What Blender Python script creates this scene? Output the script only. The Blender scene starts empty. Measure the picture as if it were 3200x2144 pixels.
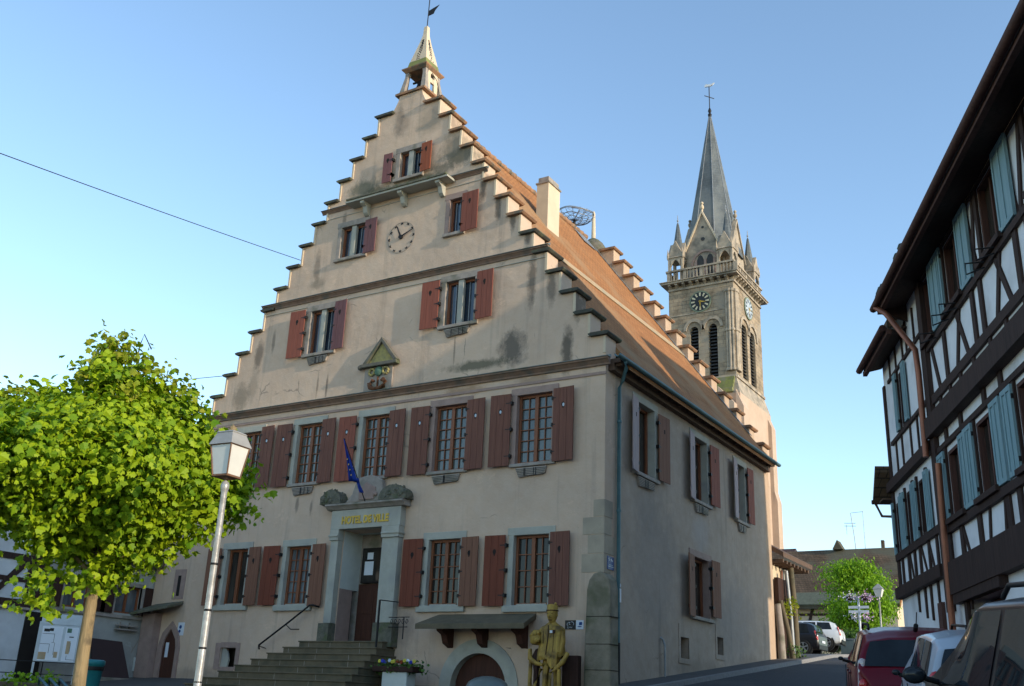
import bpy, bmesh, math, random
from mathutils import Vector, Matrix, noise
random.seed(7)
SC = bpy.context.scene
COL = SC.collection
PI = math.pi
rad = math.radians

# ------------------------------------------------------------------ materials
def nt(name):
    m = bpy.data.materials.new(name); m.use_nodes = True
    n = m.node_tree.nodes; l = m.node_tree.links
    return m, n, l, n['Principled BSDF']

def mat(name, c1, c2=None, rough=.8, scale=3., bump=.15, bscale=40., metal=0., spec=.3, stretch=(1, 1, 1), detail=6, c3=None, s3=.6):
    """base colour broken up by two noises, with a fine bump"""
    m, n, l, p = nt(name)
    c2 = c2 or tuple(v*.75 for v in c1)
    tc = n.new('ShaderNodeTexCoord'); mp = n.new('ShaderNodeMapping'); mp.inputs['Scale'].default_value = stretch
    l.new(tc.outputs['Object'], mp.inputs['Vector'])
    nz = n.new('ShaderNodeTexNoise'); nz.inputs['Scale'].default_value = scale; nz.inputs['Detail'].default_value = detail
    nz.inputs['Roughness'].default_value = .65
    l.new(mp.outputs[0], nz.inputs['Vector'])
    cr = n.new('ShaderNodeValToRGB'); e = cr.color_ramp.elements
    e[0].position = .32; e[1].position = .68
    e[0].color = (*c2, 1); e[1].color = (*c1, 1)
    l.new(nz.outputs['Fac'], cr.inputs[0])
    out = cr.outputs[0]
    if c3:
        n3 = n.new('ShaderNodeTexNoise'); n3.inputs['Scale'].default_value = s3; n3.inputs['Detail'].default_value = 8
        l.new(tc.outputs['Object'], n3.inputs['Vector'])
        r3 = n.new('ShaderNodeValToRGB'); r3.color_ramp.elements[0].position = .5; r3.color_ramp.elements[1].position = .68
        l.new(n3.outputs['Fac'], r3.inputs[0])
        mx = n.new('ShaderNodeMixRGB'); l.new(r3.outputs[0], mx.inputs[0]); l.new(out, mx.inputs[1]); mx.inputs[2].default_value = (*c3, 1)
        out = mx.outputs[0]
    l.new(out, p.inputs['Base Color'])
    p.inputs['Roughness'].default_value = rough; p.inputs['Metallic'].default_value = metal
    p.inputs['Specular IOR Level'].default_value = spec
    if bump:
        nb = n.new('ShaderNodeTexNoise'); nb.inputs['Scale'].default_value = bscale; nb.inputs['Detail'].default_value = 5
        l.new(mp.outputs[0], nb.inputs['Vector'])
        b = n.new('ShaderNodeBump'); b.inputs['Strength'].default_value = bump; b.inputs['Distance'].default_value = .02
        l.new(nb.outputs['Fac'], b.inputs['Height']); l.new(b.outputs[0], p.inputs['Normal'])
    return m

def brickmat(name, c1, c2, mortar, w, h, off=.5, msize=.012, rough=.9, axis='auto', blotch=None, bump=.5, mul=.8):
    m, n, l, p = nt(name)
    tc = n.new('ShaderNodeTexCoord'); sp = n.new('ShaderNodeSeparateXYZ'); l.new(tc.outputs['Object'], sp.inputs[0])
    ad = n.new('ShaderNodeMath'); ad.operation = 'ADD'; l.new(sp.outputs[0], ad.inputs[0]); l.new(sp.outputs[1], ad.inputs[1])
    cb = n.new('ShaderNodeCombineXYZ'); l.new(ad.outputs[0], cb.inputs[0]); l.new(sp.outputs[2], cb.inputs[1])
    br = n.new('ShaderNodeTexBrick'); l.new(cb.outputs[0], br.inputs['Vector'])
    br.offset = off; br.inputs['Scale'].default_value = 1; br.inputs['Brick Width'].default_value = w; br.inputs['Row Height'].default_value = h
    br.inputs['Mortar Size'].default_value = msize; br.inputs['Color1'].default_value = (*c1, 1); br.inputs['Color2'].default_value = (*c2, 1)
    br.inputs['Mortar'].default_value = (*mortar, 1); br.inputs['Mortar Smooth'].default_value = .3
    nz = n.new('ShaderNodeTexNoise'); nz.inputs['Scale'].default_value = .8; nz.inputs['Detail'].default_value = 9; nz.inputs['Roughness'].default_value = .7
    l.new(tc.outputs['Object'], nz.inputs['Vector'])
    r = n.new('ShaderNodeValToRGB'); r.color_ramp.elements[0].position = .35; r.color_ramp.elements[0].color = (.45, .45, .45, 1); r.color_ramp.elements[1].position = .65
    r.color_ramp.elements[1].color = (1.15, 1.15, 1.15, 1)
    l.new(nz.outputs['Fac'], r.inputs[0])
    mx = n.new('ShaderNodeMixRGB'); mx.blend_type = 'MULTIPLY'; mx.inputs[0].default_value = mul
    l.new(br.outputs['Color'], mx.inputs[1]); l.new(r.outputs[0], mx.inputs[2]); out = mx.outputs[0]
    if blotch:
        n3 = n.new('ShaderNodeTexNoise'); n3.inputs['Scale'].default_value = .35; n3.inputs['Detail'].default_value = 7
        l.new(tc.outputs['Object'], n3.inputs['Vector'])
        r3 = n.new('ShaderNodeValToRGB'); r3.color_ramp.elements[0].position = .5; r3.color_ramp.elements[1].position = .62
        l.new(n3.outputs['Fac'], r3.inputs[0])
        m3 = n.new('ShaderNodeMixRGB'); l.new(r3.outputs[0], m3.inputs[0]); l.new(out, m3.inputs[1]); m3.inputs[2].default_value = (*blotch, 1); out = m3.outputs[0]
    l.new(out, p.inputs['Base Color']); p.inputs['Roughness'].default_value = rough; p.inputs['Specular IOR Level'].default_value = .2
    b = n.new('ShaderNodeBump'); b.inputs['Strength'].default_value = bump; b.inputs['Distance'].default_value = .03; b.invert = True
    l.new(br.outputs['Fac'], b.inputs['Height']); l.new(b.outputs[0], p.inputs['Normal'])
    return m

def facade_mat(name, c1, c2, stains, streak=.5, off=(-7.5, 6.5, 2.13)):
    """old lime plaster: broad mottling, rain streaks, and dirt patches at given places.
    stain = (x, y, z, rx, ry, rz, strength, colour) in object coordinates"""
    m, n, l, p = nt(name)
    tc = n.new('ShaderNodeTexCoord')
    def noise_(scale, det, st=(1, 1, 1), ro=.6):
        mp = n.new('ShaderNodeMapping'); mp.inputs['Scale'].default_value = st; l.new(tc.outputs['Object'], mp.inputs['Vector'])
        z = n.new('ShaderNodeTexNoise'); z.inputs['Scale'].default_value = scale; z.inputs['Detail'].default_value = det; z.inputs['Roughness'].default_value = ro
        l.new(mp.outputs[0], z.inputs['Vector']); return z.outputs['Fac']
    def ramp(f, a, b, ca=(0, 0, 0), cb=(1, 1, 1)):
        r = n.new('ShaderNodeValToRGB'); r.color_ramp.elements[0].position = a; r.color_ramp.elements[1].position = b
        r.color_ramp.elements[0].color = (*ca, 1); r.color_ramp.elements[1].color = (*cb, 1); l.new(f, r.inputs[0]); return r.outputs[0]
    def mix(f, a, b, mode='MIX'):
        x = n.new('ShaderNodeMixRGB'); x.blend_type = mode
        for i, v in ((0, f), (1, a), (2, b)):
            if isinstance(v, (int, float)): x.inputs[i].default_value = v if i == 0 else (v, v, v, 1)
            elif isinstance(v, tuple): x.inputs[i].default_value = (*v, 1)
            else: l.new(v, x.inputs[i])
        return x.outputs[0]
    col = mix(ramp(noise_(.45, 7), .35, .66), c1, c2)
    col = mix(ramp(noise_(3.2, 6), .3, .7), col, mix(.12, col, (.75, .7, .62), 'MIX'))
    col = mix(ramp(noise_(2.2, 6, (1.3, 1.3, .07)), .56, .8, (0, 0, 0), (streak,)*3), col, (.17, .155, .135))
    col = mix(ramp(noise_(14, 3), .62, .8, (0, 0, 0), (.35,)*3), col, (.2, .17, .14))
    vo = n.new('ShaderNodeTexVoronoi'); vo.feature = 'DISTANCE_TO_EDGE'; vo.inputs['Scale'].default_value = .55
    wn = n.new('ShaderNodeTexNoise'); wn.inputs['Scale'].default_value = 2.5; wn.inputs['Detail'].default_value = 6; l.new(tc.outputs['Object'], wn.inputs['Vector'])
    wv = n.new('ShaderNodeMixRGB'); wv.inputs[0].default_value = .25; l.new(tc.outputs['Object'], wv.inputs[1]); l.new(wn.outputs['Color'], wv.inputs[2]); l.new(wv.outputs[0], vo.inputs['Vector'])
    ck_ = ramp(vo.outputs['Distance'], .0, .008, (1, 1, 1), (0, 0, 0)); cm_ = ramp(noise_(.8, 3), .57, .64)
    col = mix(mix(1.0, ck_, cm_, 'MULTIPLY'), col, (.27, .21, .165))
    pt_ = ramp(noise_(.9, 9, (1, 1, 1.6), .8), .6, .615, (0, 0, 0), (.45,)*3); col = mix(pt_, col, tuple(min(1, v*1.18) for v in c1))
    blob = noise_(2.6, 8, (1, 1, .8), .75)
    for (x, y, z, rx, ry, rz, s, c) in stains:
        x -= off[0]; y -= off[1]; z -= off[2]
        mp = n.new('ShaderNodeMapping'); mp.vector_type = 'POINT'
        mp.inputs['Location'].default_value = (-x/rx, -y/ry, -z/rz); mp.inputs['Scale'].default_value = (1/rx, 1/ry, 1/rz)
        l.new(tc.outputs['Object'], mp.inputs['Vector'])
        ln = n.new('ShaderNodeVectorMath'); ln.operation = 'LENGTH'; l.new(mp.outputs[0], ln.inputs[0])
        a = n.new('ShaderNodeMath'); a.operation = 'MULTIPLY_ADD'; l.new(blob, a.inputs[0]); a.inputs[1].default_value = 1.6; l.new(ln.outputs['Value'], a.inputs[2])
        f = ramp(a.outputs[0], .0, 1.0); 
        r = n.new('ShaderNodeMapRange'); l.new(a.outputs[0], r.inputs[0]); r.inputs[1].default_value = 1.2; r.inputs[2].default_value = 1.7; r.inputs[3].default_value = s; r.inputs[4].default_value = 0
        col = mix(r.outputs[0], col, c)
    l.new(col, p.inputs['Base Color']); p.inputs['Roughness'].default_value = .92; p.inputs['Specular IOR Level'].default_value = .15
    b = n.new('ShaderNodeBump'); b.inputs['Strength'].default_value = .35; b.inputs['Distance'].default_value = .015
    l.new(noise_(26, 6), b.inputs['Height']); 
    b2 = n.new('ShaderNodeBump'); b2.inputs['Strength'].default_value = .35; b2.inputs['Distance'].default_value = .08
    l.new(noise_(1.7, 4), b2.inputs['Height']); l.new(b.outputs[0], b2.inputs['Normal']); l.new(b2.outputs[0], p.inputs['Normal'])
    return m

def wood(name, c1, c2, rough=.75, st=(9, 9, .5), spec=.25, bump=.3):
    return mat(name, c1, c2, rough=rough, scale=2.2, stretch=st, bump=bump, bscale=6, spec=spec)

def glassmat(name, c, c2, rough=.06, sc=1.1, st=(3, 3, .6)):
    m = mat(name, c, c2, rough=rough, scale=sc, stretch=st, bump=0, spec=.9, detail=2)
    return m

def leafmat(name, c1, c2, trans=.35):
    m, n, l, p = nt(name)
    g = n.new('ShaderNodeNewGeometry'); tc = n.new('ShaderNodeTexCoord')
    nz = n.new('ShaderNodeTexNoise'); nz.inputs['Scale'].default_value = 1.3; nz.inputs['Detail'].default_value = 3; l.new(tc.outputs['Object'], nz.inputs['Vector'])
    ri = n.new('ShaderNodeMath'); ri.operation = 'MULTIPLY_ADD'; l.new(g.outputs['Random Per Island'], ri.inputs[0]); ri.inputs[1].default_value = .6; l.new(nz.outputs['Fac'], ri.inputs[2])
    r = n.new('ShaderNodeValToRGB'); r.color_ramp.elements[0].position = .35; r.color_ramp.elements[1].position = 1.; r.color_ramp.elements[0].color = (*c2, 1); r.color_ramp.elements[1].color = (*c1, 1)
    l.new(ri.outputs[0], r.inputs[0])
    l.new(r.outputs[0], p.inputs['Base Color']); p.inputs['Roughness'].default_value = .55; p.inputs['Specular IOR Level'].default_value = .25
    t = n.new('ShaderNodeBsdfTranslucent'); l.new(r.outputs[0], t.inputs['Color'])
    mx = n.new('ShaderNodeMixShader'); mx.inputs[0].default_value = trans
    o = n['Material Output']; l.new(p.outputs[0], mx.inputs[1]); l.new(t.outputs[0], mx.inputs[2]); l.new(mx.outputs[0], o.inputs['Surface'])
    return m

DK = (.055, .05, .042)
M = {}
M['facade'] = facade_mat('facade_plaster', (.60, .43, .31), (.50, .36, .265), [
    (-2.95, 0, 11.35, .62, 2, .75, .85, (.10, .088, .075)), (-4.1, 0, 10.98, 1.5, 2, .22, .8, (.09, .09, .06)),
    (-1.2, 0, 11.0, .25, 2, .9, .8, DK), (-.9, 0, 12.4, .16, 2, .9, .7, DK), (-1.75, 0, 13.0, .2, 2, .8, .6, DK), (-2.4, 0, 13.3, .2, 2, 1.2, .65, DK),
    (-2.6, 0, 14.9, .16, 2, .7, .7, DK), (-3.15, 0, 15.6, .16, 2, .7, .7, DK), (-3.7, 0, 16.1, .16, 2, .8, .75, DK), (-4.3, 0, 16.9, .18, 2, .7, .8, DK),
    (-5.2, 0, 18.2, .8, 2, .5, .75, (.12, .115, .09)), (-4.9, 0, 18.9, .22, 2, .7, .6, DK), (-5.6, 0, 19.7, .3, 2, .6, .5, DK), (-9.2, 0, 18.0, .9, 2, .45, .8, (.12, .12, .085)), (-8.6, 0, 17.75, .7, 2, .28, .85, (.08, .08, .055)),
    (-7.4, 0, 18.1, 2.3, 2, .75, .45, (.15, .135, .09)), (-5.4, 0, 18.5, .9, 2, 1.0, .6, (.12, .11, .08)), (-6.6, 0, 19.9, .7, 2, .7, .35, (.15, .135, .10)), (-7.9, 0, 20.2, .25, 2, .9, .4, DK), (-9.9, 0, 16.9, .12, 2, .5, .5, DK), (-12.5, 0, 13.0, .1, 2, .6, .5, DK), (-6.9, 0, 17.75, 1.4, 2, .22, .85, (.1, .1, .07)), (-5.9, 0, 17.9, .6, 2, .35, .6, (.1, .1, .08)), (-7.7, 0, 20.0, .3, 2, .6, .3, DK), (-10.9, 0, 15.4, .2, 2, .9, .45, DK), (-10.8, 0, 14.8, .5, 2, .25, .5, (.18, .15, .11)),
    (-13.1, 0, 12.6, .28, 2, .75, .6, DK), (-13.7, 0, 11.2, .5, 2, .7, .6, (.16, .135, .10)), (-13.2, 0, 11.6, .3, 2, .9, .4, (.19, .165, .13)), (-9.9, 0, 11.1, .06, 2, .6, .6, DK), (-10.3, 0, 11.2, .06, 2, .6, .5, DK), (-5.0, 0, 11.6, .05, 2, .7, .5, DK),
    (-4.6, 0, 10.25, .95, 2, .2, .6, (.27, .16, .09)), (-2.2, 0, 10.3, .8, 2, .16, .5, (.27, .17, .10)), (-3.4, 0, 10.2, .5, 2, .2, .35, (.5, .45, .4)),
    (-8.0, 0, 7.2, .1, 2, .3, .3, DK), (-10.6, 0, 7.3, .1, 2, .35, .5, DK), (-10.0, 0, 7.2, .07, 2, .35, .5, DK), (-6.1, 0, 3.6, .5, 2, .7, .35, (.15, .12, .11)), (-15.3, 0, 2.7, .5, 2, .6, .5, DK), (-14, 0, 2.2, 2.5, 2, .35, .3, DK)])
M['side'] = facade_mat('side_plaster', (.42, .325, .255), (.345, .27, .21), [
    (0, 3.2, 5.5, 1, 2.2, 2.5, .3, (.2, .2, .21)), (0, 9.5, 4.6, 1, 2.6, 2., .35, (.2, .2, .21)), (0, 6.2, 2.9, 1, 3, .5, .4, (.2, .16, .12)), (0, 11, 3.4, 1, 2.2, .35, .4, (.22, .17, .13)),
    (0, 6.6, 7., 1, .9, 1., .3, (.36, .36, .38)), (0, 2.6, 7.2, 1, 1.2, 1.4, .25, (.2, .19, .18))], streak=.75)
M['darkstone'] = mat('dark_weathered_stone', (.16, .145, .115), (.10, .092, .075), scale=5, c3=(.085, .095, .05), s3=3, bump=.5)
M['quoin'] = mat('beige_quoin', (.43, .35, .26), (.34, .28, .21), scale=3, c3=(.26, .22, .17), s3=1.5)
M['stone'] = mat('weathered_sandstone', (.36, .31, .27), (.25, .21, .18), scale=4, c3=(.17, .16, .12), s3=2.2)
M['palestone'] = mat('painted_stone', (.44, .42, .355), (.35, .335, .28), scale=3, c3=(.30, .29, .26), s3=1.5)
M['pinkstone'] = mat('pink_sandstone', (.36, .25, .21), (.27, .19, .16), scale=4)
M['mossstone'] = mat('mossy_stone', (.17, .155, .115), (.085, .082, .06), scale=7, c3=(.09, .105, .045), s3=4, bump=.9, bscale=22)
M['greystone'] = mat('grey_step_stone', (.155, .122, .076), (.105, .084, .052), scale=3, c3=(.075, .07, .045), s3=1.6)
M['coping'] = mat('terracotta_coping', (.36, .19, .10), (.22, .13, .08), scale=5, c3=(.10, .10, .08), s3=3)
M['copingdark'] = mat('shaded_coping_moss', (.075, .07, .055), (.045, .045, .036), scale=5, c3=(.11, .12, .07), s3=3, bump=.5)  # dark copy of the coping, shade in its colour; also the eave moss
M['cornice'] = mat('sandstone_moulding', (.27, .17, .12), (.19, .12, .085), scale=5, c3=(.13, .11, .09), s3=2)
M['lead'] = mat('lead_flashing', (.22, .24, .24), (.13, .14, .13), rough=.55, scale=4, c3=(.09, .11, .07), s3=2, metal=.2)
M['shut'] = wood('oxblood_shutter', (.195, .082, .055), (.125, .05, .036))
M['shutbrown'] = wood('rust_brown_shutter', (.23, .105, .065), (.165, .075, .045))
M['shutpurple'] = wood('faded_plum_shutter', (.19, .085, .085), (.145, .062, .062))
M['frame'] = wood('varnished_window_wood', (.24, .08, .03), (.155, .05, .02), rough=.5, spec=.4)
M['pane'] = glassmat('window_pane', (.10, .115, .105), (.06, .072, .068))
M['panedark'] = glassmat('dark_pane', (.05, .042, .034), (.012, .011, .01)); M['panedark'].node_tree.nodes['Principled BSDF'].inputs['Specular IOR Level'].default_value = .35
M['paneblue'] = glassmat('attic_pane', (.035, .055, .085), (.015, .02, .03), st=(7, 7, .4))
M['paneskyl'] = glassmat('mirror_pane', (.16, .19, .2), (.06, .06, .065), rough=.03)
M['iron'] = mat('black_iron', (.022, .02, .02), rough=.5, bump=0, metal=.3)
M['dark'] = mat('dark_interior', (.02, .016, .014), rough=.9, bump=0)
M['cutpale'] = mat('pale_oval_blue', (.55, .64, .72), rough=.7, bump=0)
M['door'] = wood('dark_oak_door', (.085, .032, .02), (.05, .02, .013))
M['rooftile'] = brickmat('orange_clay_tiles', (.37, .165, .062), (.31, .135, .05), (.2, .09, .04), .22, .16, msize=.012, bump=.5, mul=.35, blotch=(.31, .18, .09))  # orange tile colour with random blotches
M['strip'] = mat('pale_lichen_tiles', (.47, .34, .2), (.36, .24, .13), scale=5, c3=(.30, .28, .2), s3=3)
M['soffit'] = wood('brown_soffit', (.14, .085, .055), (.09, .055, .038))
M['zincblue'] = mat('blue_green_gutter', (.10, .20, .22), (.07, .14, .16), rough=.5, scale=3, bump=.05, metal=.2)
M['zincgrey'] = mat('grey_zinc', (.3, .31, .32), (.2, .21, .22), rough=.45, scale=4, bump=.05, metal=.4)
M['gold'] = mat('gilt_letters', (.62, .42, .07), (.45, .28, .04), rough=.4, bump=0, metal=.3)
M['yellow'] = mat('yellow_relief', (.40, .33, .11), (.22, .19, .10), scale=9)
M['greenrel'] = mat('green_relief', (.10, .20, .14), (.07, .13, .09), scale=9)
M['brownrel'] = mat('brown_relief', (.17, .065, .03), (.10, .045, .02), scale=9)
M['flag'] = mat('blue_flag_cloth', (.012, .05, .36), (.008, .03, .22), rough=.6, scale=5, bump=.1)
M['white'] = mat('white_plaster', (.62, .64, .66), (.52, .54, .56), scale=1.5, c3=(.45, .46, .47), s3=1.2)
M['porchwhite'] = mat('porch_whitewash', (.58, .60, .56), (.48, .5, .46), scale=1.5)
M['infill'] = mat('white_infill', (.80, .79, .80), (.68, .67, .69), scale=1.5, c3=(.58, .56, .56), s3=1.3)
M['timber'] = wood('dark_timber', (.055, .03, .024), (.03, .017, .014))
M['timberred'] = wood('red_brown_timber', (.11, .05, .038), (.07, .032, .025))
M['teal'] = wood('teal_shutter_paint', (.24, .36, .39), (.18, .28, .31), rough=.6)
M['copper'] = mat('copper_pipe', (.32, .12, .07), (.22, .085, .05), rough=.45, metal=.4, bump=.05)
M['roofbrown'] = brickmat('old_brown_tiles', (.16, .105, .068), (.115, .078, .05), (.05, .04, .03), .2, .16, blotch=(.11, .10, .07))
M['lichenroof'] = mat('mossy_eave_tiles', (.13, .14, .10), (.09, .095, .07), scale=5)
M['cream'] = mat('cream_render', (.62, .50, .36), (.52, .42, .3), scale=1.2)
M['towerstone'] = brickmat('pink_grey_ashlar', (.40, .31, .215), (.31, .245, .175), (.19, .155, .12), .9, .38, msize=.02, blotch=(.30, .255, .20))
M['towertrim'] = mat('tower_trim_stone', (.44, .36, .27), (.25, .215, .175), scale=1.6, c3=(.15, .135, .11), s3=.9)
M['towerlow'] = mat('tower_pink_render', (.50, .37, .28), (.42, .31, .23), scale=.7)
M['slate'] = brickmat('slate_spire', (.125, .145, .16), (.105, .122, .135), (.07, .08, .088), .45, .3, msize=.012, blotch=(.15, .165, .17), bump=.3, mul=.5)
M['louvre'] = mat('slate_louvre', (.06, .06, .062), (.035, .035, .037), bump=.1)
M['clockface'] = mat('dark_clock_face', (.018, .022, .024), bump=0, rough=.4)
M['clockpale'] = mat('lit_clock_face', (.42, .47, .52), (.3, .36, .42), scale=2, bump=0)  # pale copy of the dial, light painted in for the sunny side
M['clockmark'] = mat('clock_marks', (.52, .5, .36), bump=0)
M['clockgreen'] = mat('clock_ring', (.18, .22, .16), bump=0)
M['mossgreen'] = mat('bright_moss', (.24, .25, .06), (.14, .145, .07), scale=2, c3=(.2, .19, .13), s3=1.6)
M['asphalt'] = mat('asphalt', (.055, .055, .06), (.038, .038, .042), scale=6, bump=.5, bscale=90, c3=(.075, .072, .07), s3=.4)
M['paving'] = mat('grey_paving', (.10, .095, .09), (.07, .066, .062), scale=1.5, bump=.3, bscale=50, c3=(.08, .08, .075), s3=.5)
M['kerb'] = mat('granite_kerb', (.26, .25, .25), (.19, .185, .18), scale=8, bump=.3)
M['lampgrey'] = mat('lamp_grey_paint', (.34, .335, .32), (.26, .255, .245), rough=.45, scale=6, bump=.05)
M['lampglass'] = mat('milky_lamp_glass', (.68, .67, .62), (.58, .57, .53), rough=.35, bump=0, spec=.5)
M['lampbrown'] = mat('rusty_lamp_edge', (.20, .10, .05), (.12, .065, .04), rough=.6, scale=12)
M['aluminium'] = mat('bright_pole', (.50, .49, .47), (.33, .32, .31), rough=.38, scale=9, metal=.35, bump=.2, bscale=14, c3=(.25, .24, .22), s3=4)
M['bark'] = mat('smooth_bark', (.34, .25, .13), (.19, .14, .075), scale=4, stretch=(4, 4, .5), bump=1., bscale=9, c3=(.13, .10, .06), s3=6)
M['leaf'] = leafmat('maple_leaf', (.33, .44, .012), (.075, .20, .006), .3)
M['leaftip'] = leafmat('young_leaf', (.36, .36, .03), (.22, .32, .02), .4)
M['leaffar'] = leafmat('far_tree_leaf', (.28, .48, .02), (.07, .18, .012), .4)
M['hedge'] = leafmat('hedge_leaf', (.09, .17, .03), (.04, .09, .02), .2)
M['statue'] = mat('yellow_carved_wood', (.46, .29, .055), (.27, .16, .035), scale=2.5, stretch=(6, 6, .8), bump=.7, bscale=5, c3=(.11, .065, .02), s3=3.5, rough=.6)
M['barrel'] = wood('dark_barrel_wood', (.055, .025, .018), (.03, .014, .01))
M['binteal'] = mat('teal_plastic', (.02, .19, .20), (.015, .14, .15), rough=.45, bump=0)
M['boardbrown'] = mat('brown_painted_board', (.055, .032, .032), (.045, .027, .027), rough=.6, bump=.05)
M['domegrey'] = mat('grey_green_shell', (.14, .17, .16), (.10, .125, .12), rough=.35, scale=2, bump=.05, spec=.5)
M['black'] = mat('black_plastic', (.012, .012, .013), rough=.45, bump=0)
M['tyre'] = mat('tyre_rubber', (.012, .012, .012), rough=.85, bump=.1)
M['rim'] = mat('alloy_rim', (.5, .5, .52), rough=.3, metal=.8, bump=0)
M['signwhite'] = mat('white_enamel', (.66, .69, .74), (.6, .63, .68), rough=.5, bump=0)
M['signblue'] = mat('blue_enamel', (.02, .07, .24), (.015, .05, .18), rough=.4, bump=0)
M['signblack'] = mat('black_enamel', (.012, .012, .015), rough=.4, bump=0)
M['silverframe'] = mat('silver_frame', (.42, .47, .52), (.34, .38, .42), rough=.4, metal=.3, bump=0)
def paint(name, c, coat=.35):
    m = mat(name, c, tuple(v*.9 for v in c), rough=.32, bump=.0, spec=.5, scale=2)
    m.node_tree.nodes['Principled BSDF'].inputs['Coat Weight'].default_value = coat
    m.node_tree.nodes['Principled BSDF'].inputs['Coat Roughness'].default_value = .04
    return m
M['carred'] = paint('dark_red_paint', (.14, .003, .012), .12); M['carred'].node_tree.nodes['Principled BSDF'].inputs['Specular IOR Level'].default_value = .2; M['carblack'] = paint('black_paint', (.008, .008, .011), .3); M['carwhite'] = paint('white_paint', (.72, .74, .76))
M['carsilver'] = paint('silver_paint', (.38, .42, .48)); M['cardark'] = paint('dark_brown_paint', (.008, .006, .007), .2)
M['butt'] = mat('stained_buttress_stone', (.27, .225, .165), (.17, .145, .10), scale=3, c3=(.09, .095, .045), s3=1.4, bump=.4)
M['carglass'] = glassmat('car_glass', (.012, .016, .02), (.02, .026, .032), rough=.02); M['carglass'].node_tree.nodes['Principled BSDF'].inputs['Specular IOR Level'].default_value = .25
M['taillight'] = mat('red_lamp', (.5, .02, .02), rough=.15, bump=0, spec=.8); M['lampclear'] = mat('clear_lamp', (.55, .52, .52), (.4, .3, .3), rough=.1, bump=0, spec=.9)

# ------------------------------------------------------------------ building blocks
OFF = {}
def tag(o, label=None, cat=None, group=None, kind=None):
    if label: o['label'] = label
    if cat: o['category'] = cat
    if group: o['group'] = group
    if kind: o['kind'] = kind
    return o
def thing(name, loc, label, cat, group=None, rz=0):
    o = bpy.data.objects.new(name, None); COL.objects.link(o); o.location = loc; o.rotation_euler = (0, 0, rz)
    o.empty_display_size = .3
    OFF[o.name] = Vector(loc) if rz == 0 else Vector((0, 0, 0))
    return tag(o, label, cat, group)

class Fr:
    """a wall plane: u along it, z up, d outwards"""
    def __init__(s, o, u, n): s.o = Vector(o); s.u = Vector(u).normalized(); s.n = Vector(n).normalized()
    def p(s, u, z, d=0.): return s.o + s.u*u + s.n*d + Vector((0, 0, z))
W_ = Fr((0, 0, 0), (1, 0, 0), (0, -1, 0))       # world axes: u = X, d = -Y
S_ = Fr((0, 0, 0), (0, 1, 0), (1, 0, 0))        # side wall: u = Y, d = +X

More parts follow.
